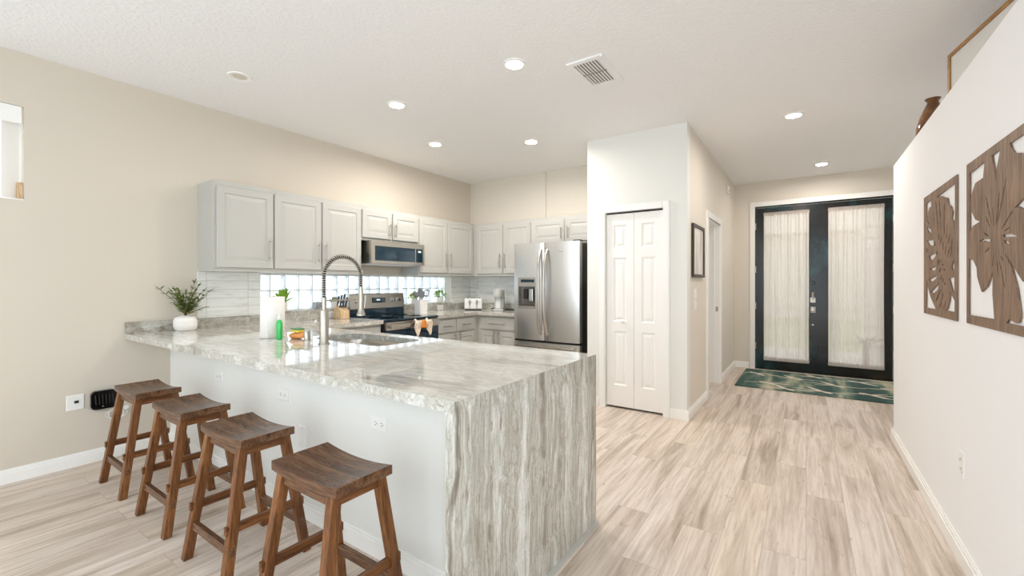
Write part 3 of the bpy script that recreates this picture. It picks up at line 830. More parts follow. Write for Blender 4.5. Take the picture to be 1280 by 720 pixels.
# ------------------------------------------------------------------ refrigerator
t = thing('refrigerator', 'stainless french-door refrigerator with water dispenser between worktop and pantry wall', 'refrigerator', (-2.55, 4.8, 0))
RX0, RX1, RYF = -2.995, -2.105, 4.43
obj('case', M().box(RX0+.005, RX1-.012, 4.51, 5.12, .02, 1.755), mat('fridge side', (72, 70, 66), .4, .6), t, bevel=.005)
def dprof(x0, x1, bow, n=14):
    pts = [(x0, 4.50), (x0, RYF+.012)]
    for i in range(n+1):
        u = i/n; x = x0+.004+(x1-x0-.008)*u
        e = min(u, 1-u)
        pts.append((x, RYF-bow*(1-(2*u-1)**2)+(.006*(1-e/.03) if e < .03 else 0)))
    return pts+[(x1, RYF+.012), (x1, 4.50)]
up = lambda u, v, d: (u, v, d)
def cutprof(x0, x1, bow, a, b, n=8):
    f = lambda x: RYF-bow*(1-(2*(x-x0-.004)/(x1-x0-.008)-1)**2)
    return [(a, 4.50)]+[(a+(b-a)*i/n, f(a+(b-a)*i/n)) for i in range(n+1)]+[(b, 4.50)]
LX0, LX1 = RX0, -2.562; gx0, gx1, gz0, gz1 = -2.925, -2.672, .985, 1.365
m = M().prism(dprof(LX0, LX1, .012), up, .615, gz0).prism(dprof(LX0, LX1, .012), up, gz1, 1.775)
pr_ = dprof(LX0, LX1, .012)
m.prism([(LX0, 4.5), (LX0, RYF+.012), (LX0+.004, RYF+.004)]+cutprof(LX0, LX1, .012, LX0+.006, gx0)[1:], up, gz0, gz1)
m.prism(cutprof(LX0, LX1, .012, gx1, LX1-.006)[:-1]+[(LX1, RYF+.012), (LX1, 4.5)], up, gz0, gz1)
ld = obj('left_door', m, M_steel, t, smooth=30)
d = obj('dispenser', M().box(gx0, gx1, 4.492, 4.4999, gz0, gz1), mat('dispenser back', (120, 116, 110), .3, .8), ld)
m = M()
for a, b, c, e in ((gx0, gx0+.01, gz0, gz1), (gx1-.01, gx1, gz0, gz1), (gx0+.01, gx1-.01, gz0, gz0+.035), (gx0+.01, gx1-.01, gz1-.012, gz1)):
    m.box(a, b, RYF-.012, 4.492, c, e)
obj('surround', m, M_steelh, ld)
obj('control_panel', M().box(gx0+.012, gx1-.012, RYF+.004, 4.49, gz1-.11, gz1-.014), M_steelh, ld)
obj('display_panel', M().box(gx0+.03, gx1-.03, RYF+.0025, RYF+.0039, gz1-.06, gz1-.025), M_blackglass, ld)
obj('paddle', M().box(gx0+.13, gx0+.19, 4.455, 4.47, gz0+.09, gz0+.24), M_chrome, ld, bevel=.006)
obj('paddle', M().box(gx0+.05, gx0+.11, 4.46, 4.475, gz0+.12, gz0+.24), M_dark, ld, bevel=.006)
obj('drip_tray', M().box(gx0+.012, gx1-.012, RYF+.0, 4.49, gz0+.035, gz0+.042), M_dark, ld)
rdo = obj('right_door', M().prism(dprof(-2.556, RX1, .016), up, .615, 1.775), M_steel, t, smooth=30)
obj('badge', M().box(-2.36, -2.30, RYF-.0175, RYF-.014, 1.655, 1.663), M_chrome, rdo)
for dd, x, s_ in ((ld, -2.605, 1), (rdo, -2.515, -1)):
    pts = []
    for i in range(17):
        u = i/16; k = math.sin(math.pi*u)
        pts.append((x+s_*.012*k, RYF-.022-.045*min(1, 6*min(u, 1-u))-.012*k, .70+.98*u))
    pts = [(pts[0][0], RYF-.002, pts[0][2]-.005)]+pts+[(pts[-1][0], RYF-.002, pts[-1][2]+.005)]
    obj('handle', M().tube(pts, .017, 12), M_steelh, dd, smooth=50)
fz = obj('freezer_drawer', M().prism(dprof(RX0, RX1, .014), up, .07, .590), M_steel, t, smooth=30)
m = M().bar((RX0+.06, RYF-.055, .535), (RX1-.06, RYF-.055, .535), .018, .045)
for x in (RX0+.09, RX1-.09): m.box(x-.015, x+.015, RYF-.05, RYF+.005, .52, .55)
obj('handle', m, M_steelh, fz, bevel=.005)
obj('door_gap', M().box(RX0+.004, RX1-.004, RYF+.02, 4.51, .590, .615), M_dark, t)
obj('hinge_cover', M().box(RX1-.09, RX1-.005, 4.45, 4.53, 1.775, 1.79), M_dark, t)
obj('toe_grille', M().box(RX0+.01, RX1-.01, 4.48, 4.51, .01, .07), M_dark, t)

CT = .9152

# ------------------------------------------------------------------ bar stools
def make_stool(label):
    t = thing('bar_stool', label, 'stool', (0, 0, 0), 'saddle seat bar stools')
    W, D, TH, ZT = .415, .238, .036, .620
    vs = []; fs = []; nx, ny = 24, 4
    def zt(x): return ZT-.018*(1-(2*x/W)**2)
    for k in (0, 1):
        for i in range(nx+1):
            for j in range(ny+1):
                x = -W/2+W*i/nx; y = -D/2+D*j/ny
                vs.append((x, y, zt(x)-(TH*(1-.12*(1-(2*x/W)**2)) if k == 0 else 0)))
    nn = (nx+1)*(ny+1)
    for i in range(nx):
        for j in range(ny):
            a = i*(ny+1)+j; q = (a, a+1, a+ny+2, a+ny+1); fs.append(q); fs.append(tuple(nn+p for p in q))
    for i in range(nx):
        for j in (0, ny): a = i*(ny+1)+j; fs.append((a, a+ny+1, nn+a+ny+1, nn+a))
    for j in range(ny):
        for i in (0, nx): a = i*(ny+1)+j; fs.append((a, a+1, nn+a+1, nn+a))
    obj('seat', M().add(vs, fs), M_woodx, t, smooth=40, bevel=.004)
    top = lambda sx, sy: Vector((sx*.160, sy*.092, .583)); ft = lambda sx, sy: Vector((sx*.199, sy*.176, 0))
    at_ = lambda sx, sy, z: ft(sx, sy)+(top(sx, sy)-ft(sx, sy))*(z/.583)
    for sx in (-1, 1):
        for sy in (-1, 1):
            m = M(); a, b = ft(sx, sy), top(sx, sy); h = .019
            m.add([(a.x+i*h, a.y+j*h, 0) for i, j in ((-1, -1), (1, -1), (1, 1), (-1, 1))]+[(b.x+i*h, b.y+j*h, b.z) for i, j in ((-1, -1), (1, -1), (1, 1), (-1, 1))],
                  [(0, 3, 2, 1), (4, 5, 6, 7), (0, 1, 5, 4), (1, 2, 6, 5), (2, 3, 7, 6), (3, 0, 4, 7)])
            obj('leg', m, M_woodz, t, bevel=.003)
    # aprons under the seat
    for sy in (-1, 1):
        vs = []; n = 16
        pl = [(-.16+.32*i/n, zt(-.16+.32*i/n)-TH*.9) for i in range(n+1)]
        pl += [(.165, .538)]+[(-.165, .538)]
        obj('apron', M().prism(pl, lambda u, v, d: (u, d, v), sy*.094-.009, sy*.094+.009), M_woodx, t)
    for sx in (-1, 1):
        obj('apron', M().bar((sx*.162, -.095, .562), (sx*.162, .095, .562), .018, .045), M_woody, t)
    for sy in (-1, 1):
        a, b = at_(-1, sy, .158), at_(1, sy, .158)
        e = Vector((.021, 0, 0))
        obj('stretcher', M().bar(a-e, b+e, .022, .038), M_woodx, t, bevel=.002)
    for sx in (-1, 1):
        a, b = at_(sx, -1, .245), at_(sx, 1, .245)
        e = Vector((0, .030, 0))
        obj('stretcher', M().bar(a-e, b+e, .022, .036), M_woody, t, bevel=.002)
    return t
st = make_stool('brown saddle seat wooden bar stool nearest the stone waterfall end')
st.location = (-1.488, .965, 0)
dup(st, (-2.213, .993, 0), 'brown saddle seat wooden bar stool second from the waterfall end')
dup(st, (-2.893, 1.000, 0), 'brown saddle seat wooden bar stool second from the left wall')
dup(st, (-3.590, .998, 0), 'brown saddle seat wooden bar stool nearest the left wall and router')

# ------------------------------------------------------------------ faucet
t = thing('faucet', 'brushed steel spring-neck kitchen faucet standing behind the sink', 'faucet', (-2.52, 1.585, CT))
fx, fy = -2.52, 1.585
obj('body', M().lathe([(.034, 0), (.034, .006), (.0275, .008), (.0275, .205), (.025, .212), (.0, .213)], (fx, fy, CT), 28), M_nick, t, smooth=40)
obj('riser', M().cyl((fx, fy, 1.12), (fx, fy, 1.205), .014, 18), M_nick, t, smooth=40)
arc = [(fx, fy, 1.18), (fx, fy, 1.25), (fx, fy, 1.335)]
R_ = .137
for i in range(1, 25):
    a = math.pi*i/24; arc.append((fx, fy+R_-R_*math.cos(a), 1.335+R_*math.sin(a)))
arc += [(fx, fy+2*R_, 1.27)]
obj('hose', M().tube(arc, .0085, 12), M_dark, t, smooth=50)
# coil spring round the hose
import itertools
L = [0]
for a, b in zip(arc, arc[1:]): L.append(L[-1]+(Vector(b)-Vector(a)).length)
def along(s_):
    for i in range(len(arc)-1):
        if s_ <= L[i+1] or i == len(arc)-2:
            k = (s_-L[i])/(L[i+1]-L[i]); p = Vector(arc[i]).lerp(Vector(arc[i+1]), k); d = (Vector(arc[i+1])-Vector(arc[i])).normalized(); return p, d
co = []; turns = 44; NS = turns*10
for i in range(NS+1):
    p, d = along(L[-1]*(.02+.97*i/NS)); n_ = Vector((1, 0, 0)); b_ = d.cross(n_); a = 2*math.pi*turns*i/NS
    co.append(p+(n_*math.cos(a)+b_*math.sin(a))*.0138)
obj('spring', M().tube(co, .0027, 6), M_nick, t, smooth=60)
hy = fy+2*R_
obj('spray_head', M().lathe([(.0, .20), (.012, .20), (.015, .17), (.017, .10), (.017, .05), (.024, .02), (.029, .010), (.029, 0), (0, 0)], (fx, hy, 1.075), 24), M_nick, t, smooth=40)
obj('spray_lever', M().bar((fx+.02, hy+.012, 1.125), (fx+.024, hy+.02, 1.215), .012, .008), M_nick, t, bevel=.002)
m = M().bar((fx, fy, 1.187), (fx, hy-.012, 1.187), .016, .009); m.lathe([(.021, -.012), (.021, .012), (.016, .012), (.016, -.012), (.021, -.012)], (fx, hy, 1.187), 20)
obj('support_arm', m, M_nick, t)
obj('handle', M().cyl((fx-.02, fy, 1.068), (fx-.055, fy, 1.068), .017, 16).bar((fx-.05, fy, 1.066), (fx-.075, fy-.012, 1.05), .014, .012), M_nick, t, smooth=40)

# ------------------------------------------------------------------ things on the peninsula
t = thing('paper_towel_roll', 'white paper towel roll standing on the peninsula left of the faucet', 'paper towels', (-3.115, 1.565, CT))
c = (-3.115, 1.565, CT+.001)
pr2 = [(.020, .285), (.0765, .285), (.0775, .282), (.0775, .003), (.0765, 0), (.02, 0), (.02, .285)]
obj('roll', M().lathe(pr2, c, 48), M_paper, t, smooth=40)
sp = [(c[0]+(.0785+.0015*i/12)*math.cos(math.radians(-50+i*7)), c[1]+(.0785+.0015*i/12)*math.sin(math.radians(-50+i*7))) for i in range(13)]
m = M().add([(x, y, z) for z in (c[2]+.002, c[2]+.283) for x, y in sp], [(i, i+1, 14+i, 13+i) for i in range(12)])
o = obj('loose_sheet', m, M_paper, t, smooth=60, fixn=False); o.modifiers.new('thick', 'SOLIDIFY').thickness = .001
obj('core', M().lathe([(.0195, .2855), (.0195, .002), (.017, .002), (.017, .2855), (.0195, .2855)], c, 24), mat('cardboard', (176, 148, 112), .9), t, smooth=40)

t = thing('dish_soap_bottle', 'small green dish soap bottle beside the paper towel roll', 'bottle', (-2.975, 1.540, CT))
c = (-2.975, 1.540, CT)
obj('bottle', M().lathe([(0, 0), (.022, 0), (.025, .006), (.023, .04), (.025, .075), (.024, .11), (.015, .128), (.011, .133), (0, .133)], c, 24, 1, .75), mat('green soap', (20, 190, 84), .15, Coat_Weight=.5), t, smooth=40)
obj('cap', M().lathe([(.012, .133), (.012, .15), (.007, .154), (.006, .172), (0, .172)], c, 20), mat('pale cap', (236, 240, 236), .3), t, smooth=40)

t = tag(obj('folded_cloth', M()._ball((-2.905, 1.628, CT+.021), .076, .045, .021, 28, 12), mat('orange scrubber', (226, 156, 92), .85), smooth=60), 'orange rounded scrub pad lying beside the green soap bottle', 'scrub pad')
for v in t.data.vertices:
    v.co.z = max(0, v.co.z+.004*math.sin(60*v.co.x)+.003*math.sin(90*v.co.y))
    if v.co.z < .004: v.co.z = 0
t = thing('sponge', 'yellow sponge with green scouring top on the orange scrub pad', 'sponge', (-2.908, 1.630, CT+.044))
obj('foam', M().box(-2.952, -2.862, 1.605, 1.655, CT+.045, CT+.062), mat('yellow foam', (232, 214, 86), .9), t, bevel=.004)
obj('scouring_pad', M().box(-2.952, -2.862, 1.605, 1.655, CT+.0622, CT+.072), mat('green scour', (98, 142, 112), .95), t, bevel=.002)
t = thing('air_gap', 'small steel air gap cap on the worktop left of the faucet', 'air gap', (-2.768, 1.618, CT))
obj('cap', M().lathe([(.0, .066), (.019, .066), (.021, .063), (.021, .004), (.026, .003), (.026, 0), (0, 0)][::-1], (-2.768, 1.618, CT), 24), M_nick, t, smooth=40)

# potted plant at the wall end
px_, py_ = -4.165, 1.40
t = thing('potted_plant', 'olive-leaved plant in a round ribbed white pot at the wall end of the peninsula', 'plant', (px_, py_, CT))
prof = [(0, 0), (.062, 0), (.074, .012), (.079, .035)]
for i in range(14): prof.append((.0795+.0012*(i % 2)-.0, .037+i*.0028))
prof += [(.078, .085), (.070, .103), (.055, .112), (.036, .116), (.034, .12), (.031, .12), (.031, .105), (0, .104)]
obj('pot', M().lathe(prof, (px_, py_, CT), 36), M_white, t, smooth=40)
lf = M(); sm = M(); rd = random.Random(11); random.seed(5)
for i in range(26):
    a = rd.uniform(0, 6.283); sp_ = rd.uniform(.02, .135); hgt = rd.uniform(.07, .29)*(1.0 if sp_ < .11 else .72)
    ex, ey = px_+math.cos(a)*sp_, py_+math.sin(a)*sp_
    ex = max(ex, -4.215)
    if i == 0: ex, ey, hgt = px_-.01, py_-.16, .22
    if i == 1: ex, ey, hgt = px_+.09, py_+.13, .20
    pts = []
    for k in range(7):
        u = k/6; pts.append((px_+(ex-px_)*u**1.5, py_+(ey-py_)*u**1.5, CT+.108+hgt*u))
    sm.tube(pts, .0018, 5)
    for k in range(2, 7):
        for q in (-1, 1):
            d = Vector(pts[k])-Vector(pts[k-1]); d.normalize()
            s_ = Vector((math.cos(a+1.57)*q, math.sin(a+1.57)*q, 0)); s_.x = max(s_.x, -.15 if pts[k][0] < -4.2 else -1)
            lf.leaf(pts[k], d*.75+s_*.8+Vector((0, 0, rd.uniform(-.2, .3))), rd.uniform(.035, .058), rd.uniform(.014, .022), rd.uniform(.05, .3))
    lf.leaf(pts[-1], Vector(pts[-1])-Vector(pts[-2]), .055, .014, .05)
obj('foliage', lf, M_leaf, t, fixn=False, smooth=60); obj('stems', sm, M_stem, t, smooth=60)

# ------------------------------------------------------------------ window sill plants
def sill_plant(label, x, y, z, r, h, leafmat, kind, seed, sx=1):
    rd = random.Random(seed); random.seed(seed)
    t = thing('sill_plant', label, 'plant', (x, y, z), 'small plants on the glass block window sill')
    obj('pot', M().lathe([(0, 0), (r*.7, 0), (r*.9, h*.2), (r, h), (r*.88, h), (r*.84, h*.8), (0, h*.78)], (x, y, z), 28), M_white, t, smooth=40)
    m = M()
    for i in range(kind[0]):
        a = rd.uniform(0, 6.283); e = rd.uniform(kind[3], 1.4); ln = rd.uniform(.6, 1)*kind[1]
        p = Vector((x, y, z+h*.85))+Vector((math.cos(a)*.4, math.sin(a), 0))*r*.4
        d = Vector((math.cos(a)*math.cos(e)*.45, math.sin(a)*math.cos(e), math.sin(e)))
        if kind[4]:
            q = p+d*ln*.6; sm_ = m.tube([p, p+d*ln*.35+Vector((0, 0, .005)), q], .0015, 5)
            m.leaf(q, d+Vector((rd.uniform(-.4, .5), rd.uniform(-.6, .6), rd.uniform(-.5, .2))), kind[2]*2.0, kind[2]*1.4, .3)
        else: m.leaf(p, d, ln, kind[2], .15)
    obj('foliage', m, leafmat, t, fixn=False, smooth=60)
SZ = 1.020
sill_plant('bright green broad-leaved plant on the window sill behind the paper towel roll', -4.325, 2.275, SZ, .045, .085, M_leaf2, (30, .20, .045, .35, False), 2)
sill_plant('grey-green succulent in a white pot on the sill left of the knife block', -4.325, 2.845, SZ, .042, .075, M_leaf3, (40, .085, .022, .1, False), 3)
sill_plant('lime bushy plant on the sill behind the utensil crock', -4.325, 4.03, SZ, .045, .07, mat('yellow green leaf', (196, 214, 84), .5), (46, .12, .026, .2, True), 6)
sill_plant('leafy green plant in a white pot at the corner end of the sill', -4.325, 4.515, SZ, .045, .085, M_leaf2, (34, .15, .028, .2, True), 9)
def m_swirl():
    m = mat('grey swirl', None, .5)
    n = noise(m, coords(m, (1, 1, 1), 'Object'), 40, 1, .4, 2.5)
    lk(m, ramp(m, n, [(.42, (120, 124, 130)), (.5, (225, 226, 228)), (.58, (120, 124, 130))]), P(m).inputs['Base Color'])
    return m
t = thing('planter_box', 'small square grey patterned box on the sill beside the faucet', 'box', (-4.325, 2.645, SZ))
m = M(); m.box(-4.36, -4.29, 2.605, 2.685, SZ, SZ+.012)
for a, b, c, d in ((-4.36, -4.29, 2.605, 2.613), (-4.36, -4.29, 2.677, 2.685), (-4.36, -4.352, 2.613, 2.677), (-4.298, -4.29, 2.613, 2.677)): m.box(a, b, c, d, SZ+.012, SZ+.075)
obj('sides', m, m_swirl(), t)

# ------------------------------------------------------------------ far worktop things
kx, ky = -4.12, 2.80
t = thing('knife_block', 'light wood knife block with dark-handled knives left of the range', 'knife block', (kx, ky, CT))
obj('block', M().prism([(-.075, 0), (.06, 0), (.06, .085), (-.03, .14), (-.075, .115)], lambda u, v, d: (kx+u, ky+d, CT+v), -.05, .05), M_block, t, bevel=.003)
for i in range(3):
    for j in range(2):
        p = Vector((kx-.02+.042*j-.02, ky-.032+.032*i, CT+.125-.035*j)); d = Vector((.30, 0, .95))
        k = obj('knife', M().bar(p, p+d*.035, .018, .003), M_chrome, t)
        obj('handle', M().bar(p+d*.035, p+d*(.125+.01*i), .016, .022), mat('knife handle', (74, 76, 80), .4), k, bevel=.004)
cx, cy = -3.955, 3.79
t = thing('utensil_crock', 'square white utensil crock on the worktop right of the range', 'crock', (cx, cy, CT))
a = rrect(-.066, .066, -.066, .066, .025, 6); b = rrect(-.060, .060, -.060, .060, .02, 6); n = len(a)
rings = [([(u*.92, v*.92) for u, v in a], 0), (a, .172), ([(u, v) for u, v in b], .172), ([(u*.92, v*.92) for u, v in b], .01)]
vs = [(cx+u, cy+v, CT+z) for r, z in rings for u, v in r]; fs = [tuple(range(n))[::-1]]
for i in range(3):
    for j in range(n): fs.append((i*n+j, i*n+(j+1) % n, (i+1)*n+(j+1) % n, (i+1)*n+j))
fs.append(tuple(3*n+j for j in range(n)))
obj('crock', M().add(vs, fs), M_white, t, smooth=40)
M_util = mat('grey silicone', (112, 114, 116), .5)
def utensil(name, label, dx, dy, lean, hl, kind):
    p = Vector((cx+dx, cy+dy, CT+.012)); d = Vector((lean[0], lean[1], 1)).normalized()
    t = thing(name, label, 'utensil', tuple(p), 'cooking utensils in the white crock')
    q = p+d*hl
    obj('handle', M().tube([p, q], .006, 8), M_util if kind != 'slot' else M_steelh, t, smooth=50)
    s_ = Vector((d.y, 1, 0)).normalized()
    fn = lambda u, v, e: tuple(q+d*v+Vector((.69, .72, 0))*u+Vector((.72, -.69, 0))*e)
    if kind == 'slot':
        lp = [rrect(-.032, .032, -.01, .085, .02, 5)]+[rrect(-.020+k*.016, -.012+k*.016, .008, .07, .0038, 3) for k in range(3)]
        obj('head', cut_plate('head', lp, fn, -.002, .002), M_util, t)
    elif kind == 'spat': obj('head', M().prism(rrect(-.028, .028, -.01, .085, .014, 5), fn, -.003, .003), M_util, t)
    else:
        m = M()._ball((0, 0, 0), .033, .042, .010, 18, 8)
        m.v = [fn(x, y+.03, z) for x, y, z in m.v]; obj('head', m, M_util, t, smooth=60)
utensil('spoon', 'grey round cooking spoon leaning left in the white crock', -.006, -.030, (-.09, -.12), .20, 'spoon')
utensil('spatula', 'grey solid spatula in the middle of the white crock', .022, -.008, (.0, .0), .19, 'spat')
utensil('turner', 'slim grey turner standing behind the spatula in the crock', -.036, .012, (-.0, .03), .215, 'spat')
utensil('slotted_turner', 'grey slotted turner leaning right in the white crock', .012, .036, (.10, .10), .21, 'slot')

t = thing('toaster', 'white four-slice toaster in the kitchen corner', 'toaster', (-3.885, 4.80, CT))
M_app = mat('white appliance', (232, 231, 228), .3)
obj('body', M().box(-4.01, -3.76, 4.68, 4.95, CT+.012, CT+.165), M_app, t, bevel=.018, seg=4)
obj('base', M().box(-4.0, -3.77, 4.69, 4.94, CT, CT+.012), M_dark, t)
for x in (-3.965, -3.905, -3.865, -3.805): obj('slot', M().box(x-.012, x+.012, 4.71, 4.92, CT+.1645, CT+.1658), M_dark, t)
for x in (-3.935, -3.835):
    obj('lever_track', M().box(x-.006, x+.006, 4.677, 4.681, CT+.06, CT+.145), M_dark, t)
    obj('lever', M().box(x-.022, x+.022, 4.655, 4.679, CT+.115, CT+.130), M_nick, t, bevel=.003)
    obj('dial', lathe_y(M(), [(.013, 0), (.012, .012), (0, .013)], (x, 4.6795, CT+.04), 16), M_nick, t, smooth=40)
obj('trim_band', M().box(-4.005, -3.765, 4.6785, 4.6805, CT+.022, CT+.026), M_nick, t)
t.location = (-3.955, 4.815, CT); t.rotation_euler = (0, 0, math.radians(38))

qx, qy = -3.495, 4.86
t = thing('coffee_maker', 'pale grey pod coffee maker on the worktop left of the refrigerator', 'coffee maker', (qx, qy, CT))
M_cof = mat('pale grey plastic', (196, 198, 192), .35)
obj('base', M().box(qx-.075, qx+.08, qy-.15, qy+.15, CT, CT+.025), M_cof, t, bevel=.008)
obj('water_tank', M().box(qx+.0, qx+.08, qy-.05, qy+.15, CT+.025, CT+.285), mat('grey tank', (168, 172, 166), .3), t, bevel=.012)
obj('column', M().box(qx-.075, qx+.0, qy-.01, qy+.15, CT+.025, CT+.20), M_cof, t, bevel=.008)
obj('brew_head', M().lathe([(0, 0), (.066, 0), (.072, .012), (.074, .10), (.066, .115), (0, .118)], (qx-.01, qy-.06, CT+.19), 32, 1.05, 1.15), M_cof, t, smooth=40)
obj('front_panel', M().box(qx-.045, qx+.03, qy-.075, qy-.012, CT+.025, CT+.19), M_app, t, bevel=.006)
obj('lid_handle', M().box(qx-.06, qx+.035, qy-.142, qy-.12, CT+.285, CT+.30), M_nick, t, bevel=.004)
obj('drip_tray', M().box(qx-.06, qx+.06, qy-.148, qy-.08, CT+.025, CT+.032), M_nick, t)
t.location = (-3.525, 4.85, CT); t.rotation_euler = (0, 0, math.radians(30)); t.scale = (.86, .86, .98)
t = thing('power_cord', 'black power cord lying behind the coffee maker', 'cord', (-3.42, 5.0, CT))
obj('cable', M().tube([(-3.76, 4.98, CT+.012), (-3.72, 4.97, CT+.02), (-3.69, 5.06, CT+.008), (-3.45, 5.075, CT+.008), (-3.36, 5.03, CT+.008), (-3.33, 4.98, CT+.03), (-3.30, 4.99, CT+.02), (-3.28, 5.03, CT+.008)], .007, 8), M_black, t, smooth=60)

# ------------------------------------------------------------------ wall plates
def plate(name, label, fn, u, z, wdt, hgt, kind, cat='outlet', grp='wall plates'):
    t = thing(name, label, cat, fn(u, z, 0), grp)
    obj('cover', M().panel(fn, u-wdt/2, u+wdt/2, z-hgt/2, z+hgt/2, [(0, .003), (.004, .006)], 0), M_plate, t)
    m = M(); hz_ = wdt > hgt
    def spot(du, dz, a, b, d=.0066):
        m.add([fn(u+du+i, z+dz+j, k) for k in (.006, d) for i, j in ((-a, -b), (a, -b), (a, b), (-a, b))], [(0, 3, 2, 1), (4, 5, 6, 7), (0, 1, 5, 4), (1, 2, 6, 5), (2, 3, 7, 6), (3, 0, 4, 7)])
    if kind == 'outlet':
        for s_ in (-1, 1):
            for k in (-1, 1): spot(s_*.022 if hz_ else k*.007, k*.007 if hz_ else s_*.022, .0045 if hz_ else .0012, .0012 if hz_ else .0045)
            spot(s_*.022+(.010 if hz_ else 0), 0 if hz_ else s_*.022-.010, .0025, .0025)
        obj('sockets', m, M_dark, t)
    elif kind == 'switch':
        spot(0, 0, .016, .032, .011); obj('rocker', m, M_plate, t)
    elif kind == 'coax':
        spot(.004, .004, .011, .009, .012); obj('socket', m, M_dark, t)
    elif kind == 'blank':
        spot(0, .04, .002, .002); spot(0, -.04, .002, .002); obj('screws', m, M_nick, t)
    return t
FP = FY(1.336)
plate('outlet', 'white outlet on the peninsula wall above the stool nearest the left wall', FP, -3.381, .648, .115, .072, 'outlet')
plate('outlet', 'white outlet in the middle of the peninsula wall', FP, -2.535, .645, .115, .072, 'outlet')
plate('outlet', 'white outlet on the peninsula wall nearest the waterfall end', FP, -1.672, .632, .115, .072, 'outlet')
plate('blank_plate', 'plain white cover plate low on the peninsula wall behind the stools', FP, -2.331, .444, .072, .115, 'blank', 'wall plate')
plate('outlet', 'white outlet low on the right wall under the carved panels', lambda u, v, d: (.6-d, u, v), 2.842, .456, .072, .115, 'outlet')
plate('coax_plate', 'white cable socket box on the left wall beside the router', FX(XL), .783, .452, .092, .105, 'coax', 'wall plate')
FB = FX(XL+.022)
plate('outlet', 'white outlet in the stone upstand between faucet and knife block', FB, 2.78, .955, .115, .072, 'outlet')
plate('outlet', 'white outlet in the stone upstand below the corner plant', FB, 4.452, .953, .115, .072, 'outlet')
FT = FY(5.123)
plate('outlet', 'white outlet on the back wall tiles right of the corner above the toaster', FT, -4.13, 1.135, .072, .115, 'outlet')
plate('outlet', 'white outlet on the back wall tiles behind the coffee maker', FT, -3.42, 1.145, .072, .115, 'outlet')
plate('light_switch', 'white upper light switch on the hall wall under the framed picture', FX(-.93), 4.655, 1.19, .072, .10, 'switch', 'switch')
plate('light_switch', 'white lower light switch on the hall wall under the framed picture', FX(-.93), 4.655, 1.08, .072, .10, 'switch', 'switch')
t = thing('door_chime', 'small white sensor box high on the hall wall near the front doors', 'sensor', (-.93, 6.79, 2.56))
obj('box', M().box(-.929, -.902, 6.75, 6.83, 2.56, 2.665), M_plate, t, bevel=.004)
obj('grille', M().box(-.902, -.9005, 6.765, 6.815, 2.58, 2.62), mat('grey grille', (190, 190, 186), .6), t)

# router and its cable
t = thing('router', 'glossy black ribbed router box mounted low on the left wall', 'router', (-4.25, .925, .39))
m = cut_plate('b', [rrect(.857, .998, .378, .512, .03, 8)], lambda u, v, d: (XL+.001+d, u, v), 0, .034)
obj('case', m, mat('glossy black', (10, 10, 12), .12), t, bevel=.006)
for i in range(6):
    y = .880+i*.019
    obj('rib', M().bar((XL+.037, y, .488), (XL+.039, y+.004, .415), .006, .006), mat('black rib', (24, 24, 26), .15), t, bevel=.002)
obj('status_light', M().box(XL+.0352, XL+.036, .918, .923, .397, .402), M_plate, t)
t = thing('white_cable', 'coiled white cable hanging on the wall beneath the router', 'cable', (-4.26, 1.08, .33))
pts = []
for i in range(70):
    a = i/70*2*math.pi*3.4; pts.append((XL+.016+.003*math.sin(a*1.7)+.00012*i, 1.00+(.05+.012*math.sin(a*.6))*math.cos(a), .325+(.04+.008*math.cos(a*.7))*math.sin(a)))
obj('coil', M().tube([(XL+.008, .83, .395), (XL+.012, .87, .372), (XL+.014, .95, .350)]+pts, .0028, 6), M_plate, t, smooth=60)
obj('plug', M().box(XL+.008, XL+.026, 1.04, 1.07, .345, .372), M_plate, t, bevel=.003)

# ------------------------------------------------------------------ hall picture, wall art, ledge things
t = thing('framed_picture', 'small dark-framed picture on the hall wall by the pantry corner', 'picture', (-.93, 4.745, 1.355))
m = M()
for a, b, c, d in ((4.47, 4.50, 1.355, 1.885), (4.99, 5.02, 1.355, 1.885), (4.50, 4.99, 1.355, 1.385), (4.50, 4.99, 1.855, 1.885)): m.box(-.929, -.905, a, b, c, d)
obj('frame', m, mat('dark bronze frame', (66, 58, 50), .4, .3), t)
def m_pic():
    m = mat('pale picture', None, .25)
    n = noise(m, coords(m, (1, 4, .6), 'Object'), 1.8, 3)
    lk(m, ramp(m, n, [(.35, (214, 206, 200)), (.5, (236, 230, 224)), (.62, (204, 196, 190))]), P(m).inputs['Base Color'])
    return m
obj('print', M().box(-.925, -.918, 4.50, 4.99, 1.385, 1.855), m_pic(), t)

